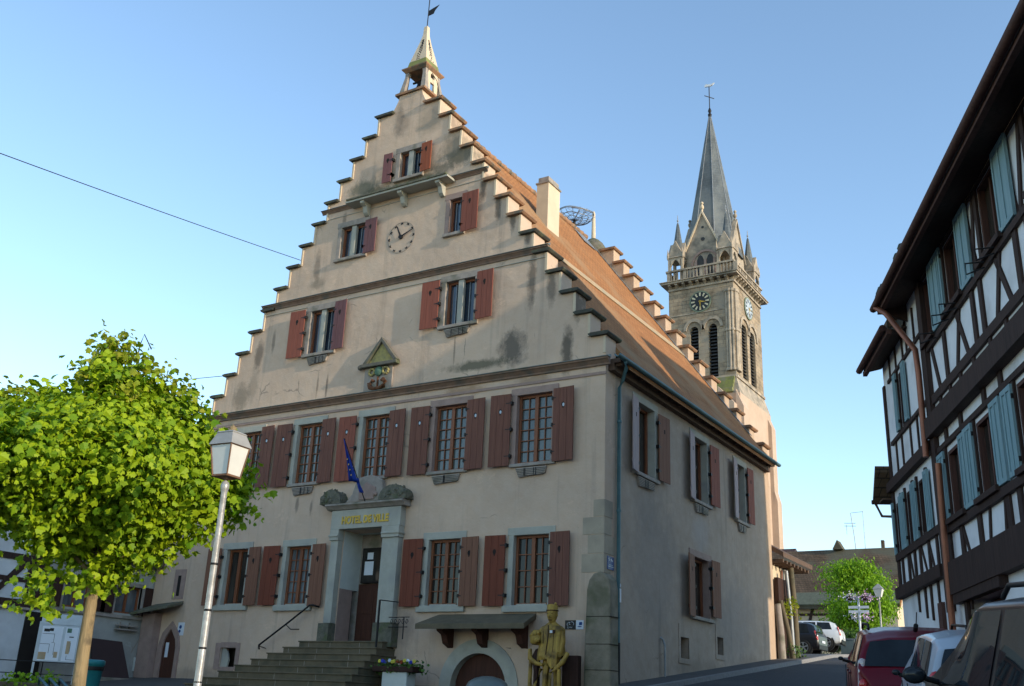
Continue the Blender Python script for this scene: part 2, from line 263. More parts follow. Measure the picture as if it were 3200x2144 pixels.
class MB:
    def __init__(s): s.v = []; s.f = []; s.mi = []; s.cur = 0; s.sm = []
    def add(s, vs, fs, smooth=False):
        b = len(s.v); s.v += [Vector(v) for v in vs]
        for f in fs: s.f.append([b+i for i in f]); s.mi.append(s.cur); s.sm.append(smooth)
        return s
    def box(s, fr, u0, u1, z0, z1, d0, d1):
        c = [fr.p(u, z, d) for d in (d0, d1) for z in (z0, z1) for u in (u0, u1)]
        return s.add(c, [(0, 1, 3, 2), (4, 6, 7, 5), (0, 4, 5, 1), (2, 3, 7, 6), (0, 2, 6, 4), (1, 5, 7, 3)])
    def ext(s, fr, pts, d0, d1, smooth=False):
        n = len(pts); v = [fr.p(u, z, d0) for u, z in pts] + [fr.p(u, z, d1) for u, z in pts]
        return s.add(v, [tuple(range(n)), tuple(range(2*n-1, n-1, -1))] + [(i, i+n, (i+1) % n+n, (i+1) % n) for i in range(n)], smooth)
    def tube(s, a, b, r0, r1=None, n=10, cap=True, smooth=True):
        a = Vector(a); b = Vector(b); r1 = r0 if r1 is None else r1
        ax = (b-a).normalized(); t = Vector((0, 0, 1)) if abs(ax.z) < .9 else Vector((1, 0, 0))
        x = ax.cross(t).normalized(); y = ax.cross(x)
        v = [a+(x*math.cos(2*PI*i/n)+y*math.sin(2*PI*i/n))*r0 for i in range(n)] + [b+(x*math.cos(2*PI*i/n)+y*math.sin(2*PI*i/n))*r1 for i in range(n)]
        s.add(v, [(i, (i+1) % n, (i+1) % n+n, i+n) for i in range(n)], smooth)
        if cap: s.add(v, [tuple(range(n-1, -1, -1)), tuple(range(n, 2*n))])
        return s
    def path(s, pts, r, n=8):
        rs = r if isinstance(r, (list, tuple)) else [r]*len(pts)
        rings = []
        for i, p in enumerate(pts):
            p = Vector(p); a = Vector(pts[max(i-1, 0)]); b = Vector(pts[min(i+1, len(pts)-1)]); ax = (b-a).normalized()
            t = Vector((0, 0, 1)) if abs(ax.z) < .95 else Vector((1, 0, 0)); x = ax.cross(t).normalized(); y = ax.cross(x)
            rings.append([p+(x*math.cos(2*PI*k/n)+y*math.sin(2*PI*k/n))*rs[i] for k in range(n)])
        return s.loft(rings, True)
    def loft(s, rings, smooth=True, cap=True, closed=True):
        n = len(rings[0]); v = [p for r in rings for p in r]; f = []
        for j in range(len(rings)-1):
            for i in range(n if closed else n-1): f.append((j*n+i, j*n+(i+1) % n, (j+1)*n+(i+1) % n, (j+1)*n+i))
        s.add(v, f, smooth)
        if cap and closed: s.add(v, [tuple(range(n-1, -1, -1)), tuple(range((len(rings)-1)*n, len(rings)*n))])
        return s
    def lathe(s, c, prof, n=16, smooth=True, sx=1, sy=1, rot=0):
        c = Vector(c); rings = [[c+Vector((r*sx*math.cos(2*PI*i/n+rot), r*sy*math.sin(2*PI*i/n+rot), z)) for i in range(n)] for r, z in prof]
        return s.loft(rings, smooth)
    def ball(s, c, r, n=8, sc=(1, 1, 1)):
        c = Vector(c); prof = [(math.sin(PI*k/n)*r, -math.cos(PI*k/n)*r) for k in range(n+1)]
        rings = [[c+Vector((max(a, 1e-4)*sc[0]*math.cos(2*PI*i/(n*2)), max(a, 1e-4)*sc[1]*math.sin(2*PI*i/(n*2)), b*sc[2])) for i in range(n*2)] for a, b in prof]
        return s.loft(rings, True, False)
    def disc(s, fr, u, z, r, d0, d1, n=24, ru=None):
        return s.ext(fr, [(u+(ru or r)*math.cos(2*PI*i/n), z+r*math.sin(2*PI*i/n)) for i in range(n)], d0, d1)
    def build(s, name, m, parent=None, bevel=0., merge=False, recalc=True):
        me = bpy.data.meshes.new(name); off = Vector((0, 0, 0))
        if parent is not None: off = OFF.get(parent.name, off)
        me.from_pydata([tuple(v-off) for v in s.v], [], s.f)
        for i, mm in enumerate(m if isinstance(m, (list, tuple)) else [m]): me.materials.append(M[mm] if isinstance(mm, str) else mm)
        me.polygons.foreach_set('material_index', s.mi); me.polygons.foreach_set('use_smooth', s.sm)
        bm = bmesh.new(); bm.from_mesh(me)
        if merge or recalc: bmesh.ops.remove_doubles(bm, verts=bm.verts, dist=1e-4) if merge else None
        if recalc: bmesh.ops.recalc_face_normals(bm, faces=bm.faces)
        bm.to_mesh(me); bm.free()
        o = bpy.data.objects.new(name, me); COL.objects.link(o)
        if parent is not None: o.parent = parent; OFF[o.name] = off
        if bevel:
            b = o.modifiers.new('bevel', 'BEVEL'); b.width = bevel; b.segments = 2; b.limit_method = 'ANGLE'; b.angle_limit = rad(40)
        return o
def B(name, m, parent, *boxes, fr=W_, bevel=0.):
    mb = MB()
    for b in boxes: mb.box(fr, *b)
    return mb.build(name, m, parent, bevel)

def walls(fr, us, zs, inside, d0, d1):
    """a wall with real openings: grid cells where inside(u,z) holds, closed all round"""
    us = sorted(set(round(u, 4) for u in us)); zs = sorted(set(round(z, 4) for z in zs)); mb = MB(); idx = {}
    def vid(i, j, k):
        if (i, j, k) not in idx: idx[(i, j, k)] = len(mb.v); mb.v.append(fr.p(us[i], zs[j], (d0, d1)[k]))
        return idx[(i, j, k)]
    nu, nz = len(us)-1, len(zs)-1
    c = [[inside((us[i]+us[i+1])/2, (zs[j]+zs[j+1])/2) for j in range(nz)] for i in range(nu)]
    g = lambda i, j: 0 <= i < nu and 0 <= j < nz and c[i][j]
    for i in range(nu):
        for j in range(nz):
            if not c[i][j]: continue
            F = [[(i, j, 1), (i+1, j, 1), (i+1, j+1, 1), (i, j+1, 1)], [(i, j, 0), (i, j+1, 0), (i+1, j+1, 0), (i+1, j, 0)]]
            if not g(i-1, j): F.append([(i, j, 0), (i, j, 1), (i, j+1, 1), (i, j+1, 0)])
            if not g(i+1, j): F.append([(i+1, j, 0), (i+1, j+1, 0), (i+1, j+1, 1), (i+1, j, 1)])
            if not g(i, j-1): F.append([(i, j, 0), (i+1, j, 0), (i+1, j, 1), (i, j, 1)])
            if not g(i, j+1): F.append([(i, j+1, 0), (i, j+1, 1), (i+1, j+1, 1), (i+1, j+1, 0)])
            for f in F: mb.f.append([vid(*q) for q in f]); mb.mi.append(0); mb.sm.append(False)
    return mb

def text_mesh(body, size, fr, u, z, d, name, m, parent, depth=.012, sx=1.):
    cu = bpy.data.curves.new('letters', 'FONT'); cu.body = body; cu.size = size; cu.extrude = depth; cu.align_x = 'CENTER'; cu.offset = .012
    ob = bpy.data.objects.new('letters', cu); COL.objects.link(ob)
    dg = bpy.context.evaluated_depsgraph_get(); dg.update(); me = bpy.data.meshes.new_from_object(ob.evaluated_get(dg))
    bpy.data.objects.remove(ob); me.materials.clear(); me.materials.append(M[m])
    off = OFF.get(parent.name, Vector((0, 0, 0)))
    for v in me.vertices: v.co = fr.p(u+v.co.x*sx, z+v.co.y, d+v.co.z)-off
    o = bpy.data.objects.new(name, me); COL.objects.link(o); o.parent = parent; OFF[o.name] = off
    return o

# terrain: the square climbs gently from the camera to the church
GY = [(-90, -1.2), (-45, -.9), (-23.2, .02), (-10, 1.17), (0, 2.13), (13, 3.53), (19, 4.08), (28, 4.66), (33, 5.1), (45, 5.6), (80, 6.0), (600, 6.0)]
def gz(y):
    for (a, b), (c, d) in zip(GY, GY[1:]):
        if y <= c: return b+(d-b)*(max(y, a)-a)/(c-a)
    return GY[-1][1]
# ------------------------------------------------------------------ town hall
HALL = thing('town_hall', (-7.5, 6.5, 2.13), 'beige plastered town hall with stepped gables, red-brown shutters and a steep orange tiled roof', 'town hall')
ST, SH, TOP0 = .476, .717, 11.37         # step run, step rise, top of lowest coping

# window list: (frame, u0, u1, z0, z1, kind)
FW = [(-13.35, -12.42, 4.33, 6.06, 'gfa'), (-10.78, -9.8, 4.29, 6.04, 'gfb'), (-5.44, -4.36, 4.2, 6.0, 'gfc'), (-2.66, -1.58, 4.17, 5.99, 'gfd'),
      (-13.45, -12.5, 7.98, 9.88, '1f'), (-10.9, -9.87, 7.98, 9.9, '1f'), (-8.24, -7.22, 7.96, 9.88, '1f'), (-5.53, -4.41, 7.93, 9.88, '1f'), (-2.73, -1.6, 7.92, 9.88, '1f'),
      (-10.9, -9.86, 12.27, 13.8, 'm'), (-5.45, -4.38, 12.38, 13.84, 'm'),
      (-9.95, -8.93, 15.5, 16.67, 'm'), (-5.52, -5.06, 15.47, 16.68, 's'),
      (-7.7, -6.84, 17.95, 18.95, 'm')]
SWIN = [(1.87, 3.15, 7.92, 9.95, 's1'), (6.05, 7.28, 7.95, 9.97, 's1'), (9.93, 10.85, 7.98, 9.95, 's1'), (5.84, 7.22, 4.45, 6.2, 'sg')]
DOOR = (-8.57, -6.97, 3.22, 6.42)
HOLES = [(a, b, c, d) for a, b, c, d, k in FW] + [DOOR, (-13.08, -12.42, 2.5, 3.06), (-4.55, -2.62, 1.2, 3.12)]
LX, LZ = -16.55, 7.6                      # low western extension of the front wall

def gable_half(z):
    """half width of the stepped gable at height z"""
    k = 0
    while k < 14 and z > TOP0-.09+SH*k: k += 1
    return -1 if k == 14 else 7.5-ST*k
def in_front(u, z):
    if any(a < u < b and c < z < d for a, b, c, d in HOLES): return False
    if u < -15: return z < LZ and u > LX
    if z < 10.6: return True
    return abs(u+7.5) < gable_half(z)
us = [LX, -15, 0] + [v for a, b, c, d in HOLES for v in (a, b)] + [-7.5+s*(7.5-ST*k) for k in range(14) for s in (-1, 1)]
zs = [1.2, LZ, 10.6] + [v for a, b, c, d in HOLES for v in (c, d)] + [TOP0-.09+SH*k for k in range(14)]
walls(W_, us, zs, in_front, -.6, 0).build('front_wall', 'facade', HALL)
# rear gable with the same steps, and the long walls
RY = 13.0
us = [-15, 0] + [-7.5+s*(7.5-ST*k) for k in range(14) for s in (-1, 1)]
zs = [1.5, 10.6] + [TOP0-.09+SH*k for k in range(14)]
M['reargable'] = facade_mat('rear_gable_plaster', (.46, .32, .22), (.40, .28, .19), [], streak=.25)
walls(Fr((0, 0, 0), (1, 0, 0), (0, 1, 0)), us, zs, lambda u, z: True if z < 10.6 else abs(u+7.5) < gable_half(z), RY, RY+.6).build('rear_wall', 'reargable', HALL)
SH_ = [(a, b, c, d) for a, b, c, d, k in SWIN] + [(4.88, 5.5, 3.2, 3.78), (7.78, 8.3, 3.48, 4.0)]
walls(S_, [.6, RY]+[v for h in SH_ for v in h[:2]], [1.5, 10.5]+[v for h in SH_ for v in h[2:]],
      lambda u, z: not any(a < u < b and c < z < d for a, b, c, d in SH_), -.5, 0).build('side_wall', 'side', HALL)
B('rear_side_wall', 'facade', HALL, (-15, -14.5, 1.5, 10.5, -RY, -.6))
# dark rooms behind the openings
B('dark_room', 'dark', HALL, (-14.4, -8.95, 1.3, 10.4, -12.9, -1.4), (-6.2, -.6, 1.3, 10.4, -12.9, -1.4), (-8.9, -6.25, 6.9, 10.4, -12.9, -1.4), (-11.5, -3.5, 11.6, 14.2, -12, -1.4), (-10.2, -4.8, 15.2, 16.2, -12, -1.4), (-8.2, -6.6, 17.6, 19, -12, -1.4))

# copings on every step, front and rear
for gy0, gy1, dark in ((-.12, .74, 9), (RY-.12, RY+.74, 99)):
    for k in range(14):
        top = TOP0+SH*k; hw = 7.5-ST*k
        for s in (-1, 1):
            inner = hw-ST-.02 if k < 13 else .62
            a, b = sorted((-7.5+s*(hw+.12), -7.5+s*inner))
            mb = MB()
            # a sloping slab with a chamfered drip edge
            mb.ext(Fr((0, gy0, 0), (1, 0, 0), (0, 1, 0)), [(a+.05 if s > 0 or 1 else a, top-.10), (b-.05, top-.10), (b, top-.05), (b, top-.015), (a, top-.015), (a, top-.05)], 0, gy1-gy0)
            mb.ext(Fr((0, gy0+.03, 0), (1, 0, 0), (0, 1, 0)), [(a+.02, top-.015), (b-.02, top-.015), (b-.04, top+.012), (a+.04, top+.012)], 0, gy1-gy0-.06)
            mb.build('coping', 'copingdark' if (gy0 < 1 and (13-k >= 8 or s < 0)) else 'coping', HALL)  # front copings low on the right and all on the left get painted shade
# thin cream laths added along each front step edge to catch the sun
mb = MB()
for k in range(14):
    z0, z1 = TOP0-.09+SH*(k-1), TOP0-.1+SH*k
    if k == 0: z0 = 10.75
    hw = 7.5-ST*k
    for s in (-1, 1):
        u = -7.5+s*hw; mb.box(W_, min(u, u-s*.07), max(u, u-s*.07), z0+.02, z1-.02, .0, .035)
mb.build('sun_edge_lath', 'cream', HALL)

# roof between the gables with a bell-cast foot
def rz_(x): return 11.1-1.367*x
mb = MB(); prof = [(-7.5, 21.35), (-3.4, rz_(-3.4)), (-.35, rz_(-.35)), (.1, 11.0), (.42, 10.62)]
for s in (1, -1):
    pts = [(x if s > 0 else -15-x, z) for x, z in prof]
    lo = [(x, z-.22) for x, z in pts]
    mb.ext(Fr((0, .6, 0), (1, 0, 0), (0, 1, 0)), pts+lo[::-1], 0.003, RY-.606)
ROOF = mb.build('roof', 'rooftile', HALL)
def roofpatch(name, m, x0, x1, y0, y1, up=.02, thick=.02):
    mb = MB(); s = Vector((x1-x0, 0, rz_(x1)-rz_(x0))).normalized(); nrm = Vector((-s.z, 0, s.x));
    if nrm.z < 0: nrm = -nrm
    a, b = Vector((x0, 0, rz_(x0))), Vector((x1, 0, rz_(x1)))
    c = []
    for h in (0, thick):
        for y in (y0, y1):
            for p in (a, b): c.append(Vector((p.x, y, p.z))+nrm*(up+h))
    mb.add(c, [(0, 1, 3, 2), (4, 5, 7, 6), (0, 1, 5, 4), (2, 3, 7, 6), (0, 2, 6, 4), (1, 3, 7, 5)])
    return mb.build(name, m, ROOF)
roofpatch('pale_tile_strip', 'strip', -3.25, -2.95, .65, RY-.02)
roofpatch('zinc_flashing', 'zincgrey', -7.1, -.4, RY-.16, RY-.01, up=.03)
roofpatch('zinc_patch', 'zincgrey', -7.35, -6.8, 11.4, 12.5, up=.04)
mb = MB()
y = .7
while y < RY-.2: mb.tube((-7.5, y, 21.36), (-7.5, y+.4, 21.4), .11, .13, 8); y += .38
mb.build('ridge_tile', 'coping', ROOF)
mb = MB()        # courses of tiles standing slightly proud, seen as fine lines
x = -7.2
while x < -.5:
    mb.add([(x, .62, rz_(x)+.004), (x, RY-.02, rz_(x)+.004), (x+.02, RY-.02, rz_(x+.02)+.03), (x+.02, .62, rz_(x+.02)+.03), (x+.24, RY-.02, rz_(x+.24)+.008), (x+.24, .62, rz_(x+.24)+.008)], [(0, 1, 2, 3), (3, 2, 4, 5)]); x += .24
mb.build('tile_courses', 'rooftile', ROOF)
# eave: boxed soffit, moulding, gutter
B('soffit', 'soffit', HALL, (0.002, .36, 10.5, 10.62, -RY-.3, -.15), (0.002, .18, 10.3, 10.5, -RY-.3, -.15))
mb = MB(); 
for i in range(19):
    a = .25+i*.7; mb.box(W_, .02, .34, 10.44, 10.5, -a-.08, -a)
mb.build('rafter_ends', 'soffit', HALL)
mb = MB(); ring = lambda y: [Vector((.46+.085*math.cos(a), y, 10.60+.085*math.sin(a))) for a in [PI+PI*i/8 for i in range(9)]]+[Vector((.46+.07*math.cos(a), y, 10.60+.07*math.sin(a))) for a in [2*PI-PI*i/8 for i in range(9)]]
mb.loft([ring(-.25), ring(4), ring(9), ring(RY+.5)], True); G_ = mb.build('gutter', 'zincblue', HALL)
mb = MB(); mb.path([(.46, .25, 10.52), (.46, .3, 10.35), (.2, .62, 10.12), (.09, .66, 9.95), (.09, .66, 3.3)], .052, 10)
for z in (9.0, 6.6, 4.6): mb.lathe((.09, .66, z), [(.066, -.03), (.066, .03)], 10)
dp = mb.build('downpipe', 'zincblue', HALL)
B('sticker', 'signwhite', dp, (.145, .155, 4.28, 4.62, -.70, -.62), (.145, .155, 4.66, 4.74, -.68, -.64))
MB().tube((.09, .66, 3.3), (.09, .66, 2.2), .06, n=10).build('downpipe_foot', 'iron', HALL)
# cornices across the front
def cornice(name, z, u0, u1, dep, h, cap='lead'):
    mb = MB(); F2 = Fr((0, 0, 0), (0, -1, 0), (1, 0, 0))
    pr = [(0.003, z-h), (dep*.3, z-h), (dep*.35, z-h*.75), (dep*.6, z-h*.5), (dep*.8, z-h*.3), (dep, z-h*.25), (dep, z), (0.003, z)]
    mb.ext(F2, pr, u0, u1)
    o = mb.build(name, 'cornice', HALL)
    mb = MB(); mb.ext(F2, [(0.004, z+.003), (dep+.03, z+.003), (dep+.03, z+.02), (0.004, z+.10)], u0-.02, u1+.02); mb.build('lead_cap', cap, o)
cornice('cornice', 10.6, -15.15, .14, .18, .19)
B('frieze', 'pinkstone', HALL, (-15.02, .02, 10.16, 10.24, 0.002, .03))
cornice('string_course', 14.32, -13.15, -1.85, .13, .16)
cornice('string_course', 17.46, -10.9, -9.5, .1, .11)
cornice('string_course', 17.46, -5.62, -4.15, .1, .11)
B('frieze', 'palestone', HALL, (-13.0, -2.0, 13.98, 14.0, 0.002, .03)); B('frieze', 'palestone', HALL, (-10.8, -4.3, 17.12, 17.14, 0.002, .02))
# balcony slab with consoles
SL = B('balcony_slab', 'mossstone', HALL, (-9.48, -5.42, 17.36, 17.43, -.1, .5), bevel=.015)
B('slab_edge', 'palestone', SL, (-9.52, -5.38, 17.29, 17.36, -.05, .46))
for u in (-8.95, -7.4, -5.9):
    mb = MB(); F2 = Fr((u, 0, 0), (0, -1, 0), (1, 0, 0))
    mb.ext(F2, [(0.002, 17.29), (.4, 17.29), (.4, 17.2), (.33, 17.17), (.24, 17.13), (.2, 17.03), (.17, 16.93), (.09, 16.86), (0.002, 16.84)], 0, .17)
    mb.build('console', 'palestone', SL, bevel=.015)

def window(fr, a, b, c, d, kind, root=None):
    root = root or HALL; W = b-a; H = d-c
    dep = -.12 if kind[0] != 's' or kind == 's' else -.2
    mb = MB(); t = .075
    fz0, fz1 = dep-.07, dep
    mb.box(fr, a, a+t, c, d, fz0, fz1).box(fr, b-t, b, c, d, fz0, fz1).box(fr, a+t, b-t, c, c+t, fz0, fz1).box(fr, a+t, b-t, d-t, d, fz0, fz1)
    cm = (a+b)/2
    pane = 'pane'; cols, rows = 2, 0
    if kind == '1f': cols, rows = 4, 6
    if kind in ('gfc', 'gfd'): cols, rows, pane = 4, 4 if kind == 'gfd' else 5, 'panedark'
    if kind == 'gfb': cols, rows, pane = 4, 5, 'paneskyl'
    if kind == 'gfa': cols, rows, pane = 2, 1, 'panedark'
    if kind == 'm': cols, rows, pane = 4, 1, 'paneblue'
    if kind == 's': cols, rows, pane = 3, 1, 'paneblue'
    if kind in ('s1', 'sg'): cols, rows, pane = 2, 1, 'panedark'
    st = .055
    if kind != 's': mb.box(fr, cm-st, cm+st, c+t, d-t, fz0, fz1+.012)
    w = mb.build('window', 'frame', root, bevel=.008)
    if rows > 1 or cols > 2:
        mb = MB(); 
        for i in range(1, rows): z = c+t+(H-2*t)*i/rows; mb.box(fr, a+t, b-t, z-.012, z+.012, fz0+.01, fz1-.02)
        nv = [.25, .75] if cols == 4 else [.33, .67]
        for q in nv: u = a+W*(q+(.02 if q < .5 else -.02)); mb.box(fr, u-.011, u+.011, c+t, d-t, fz0+.008, fz1-.022)
        mb.build('glazing_bars', 'frame' if kind != 'm' and kind != 's' else 'zincgrey', w)
    MB().box(fr, a+.02, b-.02, c+.02, d-.02, fz0-.02, fz0+.006).build('pane', pane, w)
    if kind in ('m',): MB().box(fr, cm-.1, cm+.1, c, d, -.14, -.01).build('mullion', 'palestone', w, bevel=.02)
    # stone surround 2.5 cm proud of the plaster
    e = .17 if kind in ('s1', 'sg') else .15
    su = 'palestone' if kind in ('gfa', 'gfc', 'gfd', 's1', 'gfb') or (kind == '1f' and a < -8) else 'pinkstone'
    if kind == 'm': su = 'stone'
    mb = MB(); q = .03
    mb.box(fr, a-e, a+.004, c, d, -.3, q).box(fr, b-.004, b+e, c, d, -.3, q).box(fr, a-e-.04, b+e+.04, d-.004, d+.2, -.305, q+.004)
    mb.build('surround', su, w, bevel=.01)
    mb = MB()
    if kind[0] == 'g': F2 = None; mb.box(fr, a-e-.1, b+e+.1, c-.17, c+.004, -.28, .1)
    elif kind == '1f': mb.box(fr, a-e, b+e, c-.09, c+.004, -.28, .09)
    else: mb.box(fr, a-e-.02, b+e+.02, c-.1, c+.004, -.28, .11)
    s_ = mb.build('sill', 'stone' if kind[0] != 'g' else su, w, bevel=.015)
    if kind in ('1f', 's1') or (kind == 'm' and c < 14):   # carved bracket below the sill
        mb = MB(); u0, u1, zt = a+.05, b-.1, c-.12
        mb.ext(fr, [(u0, zt), (u1, zt), (u1-.06, zt-.2), (u0+.12, zt-.26)], 0.002, .07)
        o = mb.build('bracket', 'stone', s_)
        mb = MB(); rnd = random.Random(int(a*100))
        for i in range(5):
            z = zt-.04-i*.045; mb.box(fr, u0+.03+.02*i, u1-.02-.012*i, z-.01, z, .071, .082)
        for i in range(4): u = u0+.15+rnd.random()*(u1-u0-.3); mb.box(fr, u, u+.015, zt-.22, zt-.02, .0705, .084)
        mb.build('carving', 'iron', o)
    if kind[0] == 'g': MB().box(fr, a+.1, b-.1, c+.012, c+.05, dep, dep+.05).build('weather_bar', 'palestone', w)
    return w
for (a, b, c, d, k) in FW: window(W_, a, b, c, d, k)
for (a, b, c, d, k) in SWIN: window(S_, a, b, c, d, k)

def shutter(fr, a, b, c, d, side, m, hole='dark', tilt=0., root=None, off=.075, shape='pear'):
    """plank shutter folded back; side=+1: hinged on its left edge"""
    root = root or HALL; mb = MB(); w = b-a; n = 3 if w > .45 else 2
    hu = a if side > 0 else b
    def dd(u): return off+abs(u-hu)*math.tan(tilt)
    def slab(u0, u1, z0, z1, e0, e1):
        c8 = [fr.p(u, z, dd(u)+e) for e in (e0, e1) for z in (z0, z1) for u in (u0, u1)]
        mb.add(c8, [(0, 1, 3, 2), (4, 6, 7, 5), (0, 4, 5, 1), (2, 3, 7, 6), (0, 2, 6, 4), (1, 5, 7, 3)])
    for i in range(n): slab(a+w*i/n+.003, a+w*(i+1)/n-.003, c, d, 0, .032)
    slab(a+.03, b-.03, c+.22, c+.31, -.024, .001); slab(a+.03, b-.03, d-.31, d-.22, -.024, .001)
    o = mb.build('shutter', m, root, bevel=.004)
    hz = c+(d-c)*.76; um = (a+b)/2
    mb = MB(); fr2 = Fr(fr.p(0, 0, dd(um)), fr.u, fr.n)
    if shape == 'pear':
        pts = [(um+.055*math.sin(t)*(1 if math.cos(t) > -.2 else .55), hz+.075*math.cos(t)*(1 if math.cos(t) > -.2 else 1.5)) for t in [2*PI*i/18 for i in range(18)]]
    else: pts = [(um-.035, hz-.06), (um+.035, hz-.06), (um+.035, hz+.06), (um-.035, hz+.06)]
    mb.ext(fr2, pts, .026, .0345); mb.build('hole_shade', 'dark', o)  # dark plate in place of a hole, its shade put in the colour
    if hole == 'pale':
        mb = MB(); mb.ext(fr2, [(um+.01+.034*math.cos(t), hz-.012+.05*math.sin(t)) for t in [2*PI*i/12 for i in range(12)]], .03, .0365); mb.build('pale_oval', 'cutpale', o)  # smaller pale blue oval on the dark plate
    mb = MB()
    for z in (c+.27, (c+d)/2 if d-c > 1.4 else c+.27, d-.27):
        u = hu-side*.02; mb.box(fr, u-.025, u+.025, z-.045, z+.045, .0, off+.045)
        mb.box(fr, min(hu, hu+side*w*.0+side*.16), max(hu, hu+side*.16), z-.015, z+.015, off+.0325, off+.038)
    mb.build('hinge', 'iron', o)
    return o
FS = [  # a, b, c, d, side(+1 = hinge on left), material, hole
 (-14.08, -13.5, 4.32, 6.09, -1, 'shutbrown', 'dark'), (-12.28, -11.75, 4.3, 6.07, 1, 'shutbrown', 'dark'), (-11.64, -10.98, 4.29, 6.07, -1, 'shut2', 'dark'), (-9.66, -9.11, 4.25, 6.05, 1, 'shutbrown', 'dark'),
 (-6.24, -5.57, 4.18, 6.03, -1, 'shut2', 'dark'), (-4.27, -3.69, 4.17, 6.0, 1, 'shutbrown', 'dark'), (-3.5, -2.86, 4.16, 6.0, -1, 'shut2', 'dark'), (-1.5, -.9, 4.14, 6.01, 1, 'shut', 'dark'),
 (-14.1, -13.6, 7.95, 9.97, -1, 'shut', 'pale'), (-12.4, -11.82, 7.95, 9.97, 1, 'shut', 'pale'), (-11.7, -11.07, 7.92, 9.95, -1, 'shut', 'pale'), (-9.8, -9.22, 7.92, 9.94, 1, 'shut', 'pale'), (-9.09, -8.43, 7.9, 9.92, -1, 'shut3', 'pale'), (-7.15, -6.52, 7.9, 9.92, 1, 'shut', 'pale'),
 (-6.32, -5.66, 7.88, 9.91, -1, 'shut', 'pale'), (-4.34, -3.71, 7.88, 9.92, 1, 'shut', 'pale'), (-3.53, -2.87, 7.88, 9.93, -1, 'shut', 'pale'), (-1.52, -.87, 7.88, 9.91, 1, 'shut', 'pale'),
 (-11.72, -11.08, 12.22, 13.87, -1, 'shut3', 'dark'), (-9.8, -9.28, 12.26, 13.93, 1, 'shutpurple', 'dark'), (-6.27, -5.63, 12.37, 13.91, -1, 'shut3', 'dark'), (-4.26, -3.66, 12.39, 13.92, 1, 'shut3', 'dark'),
 (-8.86, -8.34, 15.46, 16.68, 1, 'shutpurple', 'dark'), (-4.99, -4.36, 15.4, 16.73, 1, 'shut3', 'dark'),
 (-8.32, -7.96, 17.91, 19.0, -1, 'shutpurple', 'dark'), (-6.76, -6.33, 17.96, 19.01, 1, 'shutbright', 'dark')]
M['shut2'] = wood('russet_shutter', (.20, .055, .03), (.14, .04, .022)); M['shut3'] = wood('brick_red_shutter', (.27, .085, .055), (.19, .06, .04))
M['shutbright'] = wood('orange_red_shutter', (.34, .09, .04), (.24, .065, .03)); M['shutgrey'] = wood('bleached_shutter', (.42, .34, .33), (.33, .25, .25))
for i, (a, b, c, d, s, m, h) in enumerate(FS):
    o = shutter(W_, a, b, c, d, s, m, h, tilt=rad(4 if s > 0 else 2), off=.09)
    if c > 17: MB().box(W_, (a if s < 0 else b)-.0, (a if s < 0 else b)+.02, c, d, .0, .1)
for (a, b, c, d, s, m) in [(1.3, 1.85, 7.86, 9.95, -1, 'shutgrey'), (3.25, 3.95, 7.95, 9.9, 1, 'shutbrown'), (5.42, 6.0, 7.88, 9.95, -1, 'shutgrey'), (7.35, 8.03, 8.0, 9.95, 1, 'shut3'), (9.3, 9.88, 7.96, 9.97, -1, 'shutgrey'), (10.92, 11.45, 8.03, 9.97, 1, 'shut3'),
                           (5.12, 5.8, 4.4, 6.18, -1, 'shutbrown'), (7.25, 7.86, 4.54, 6.25, 1, 'shutbrown')]:
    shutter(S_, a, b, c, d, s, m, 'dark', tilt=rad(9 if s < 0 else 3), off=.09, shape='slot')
for a, b, c, d in SH_[-2:]:
    mb = MB(); mb.box(S_, a-.0, b, c, d, -.35, -.3); mb.build('cellar_hatch', 'dark', HALL)
    mb = MB(); mb.box(S_, a-.12, b+.1, d, d+.36, 0.002, .02).box(S_, b, b+.06, c, d, -.02, .02).box(S_, a-.12, a, c, d, .002, .02).box(S_, a-.14, b+.12, c-.14, c, .002, .025); mb.build('hatch_surround', 'side', HALL)
# small cellar window with a pale board leaning in it
mb = MB(); mb.box(W_, -13.3, -13.08, 2.42, 3.2, 0.002, .02).box(W_, -12.42, -12.26, 2.42, 3.2, .002, .02).box(W_, -13.08, -12.42, 3.06, 3.22, .002, .02).box(W_, -13.08, -12.42, 2.36, 2.5, .002, .02); cw = mb.build('cellar_window', 'pinkstone', HALL)
B('pane', 'panedark', cw, (-13.08, -12.42, 2.5, 3.06, -.4, -.35))
mb = MB(); mb.ext(W_, [(-13.07, 2.5), (-12.78, 2.5), (-12.74, 2.7), (-12.8, 2.9), (-12.9, 3.04), (-13.05, 3.05)], -.1, -.05); mb.build('pale_board', 'palestone', cw)

# painted clock ring on the gable
CL = MB()
for i in range(12):
    t = 2*PI*i/12; r0, r1 = .455, .515
    p = [(math.sin(t+q)*r, math.cos(t+q)*r) for r, q in ((r0, -.1), (r1, -.08), (r1, .06), (r0, .1), (r0+.015, .0))]
    CL.ext(Fr((-7.38, 0, 15.78), (1, 0, 0), (0, -1, 0)), p, .002, .016)
ck = CL.build('clock', 'iron', HALL)
mb = MB(); F = Fr((-7.38, 0, 15.78), (1, 0, 0), (0, -1, 0))
for q in range(24):
    t0, t1 = 2*PI*q/24, 2*PI*(q+1)/24; mb.ext(F, [(math.sin(t)*r, math.cos(t)*r) for t, r in ((t0, .535), (t1, .535), (t1, .55), (t0, .55))], .002, .012)
mb.build('clock_ring', 'stone', ck)
mb = MB(); mb.ext(F, [(-.03, -.02), (.03, .0), (-.17, .42), (-.2, .4)], .03, .04).ext(F, [(-.02, .03), (.0, -.03), (.45, .17), (.45, .2)], .045, .055).disc(F, 0, 0, .075, .0, .07, 10); mb.build('clock_hands', 'iron', ck)

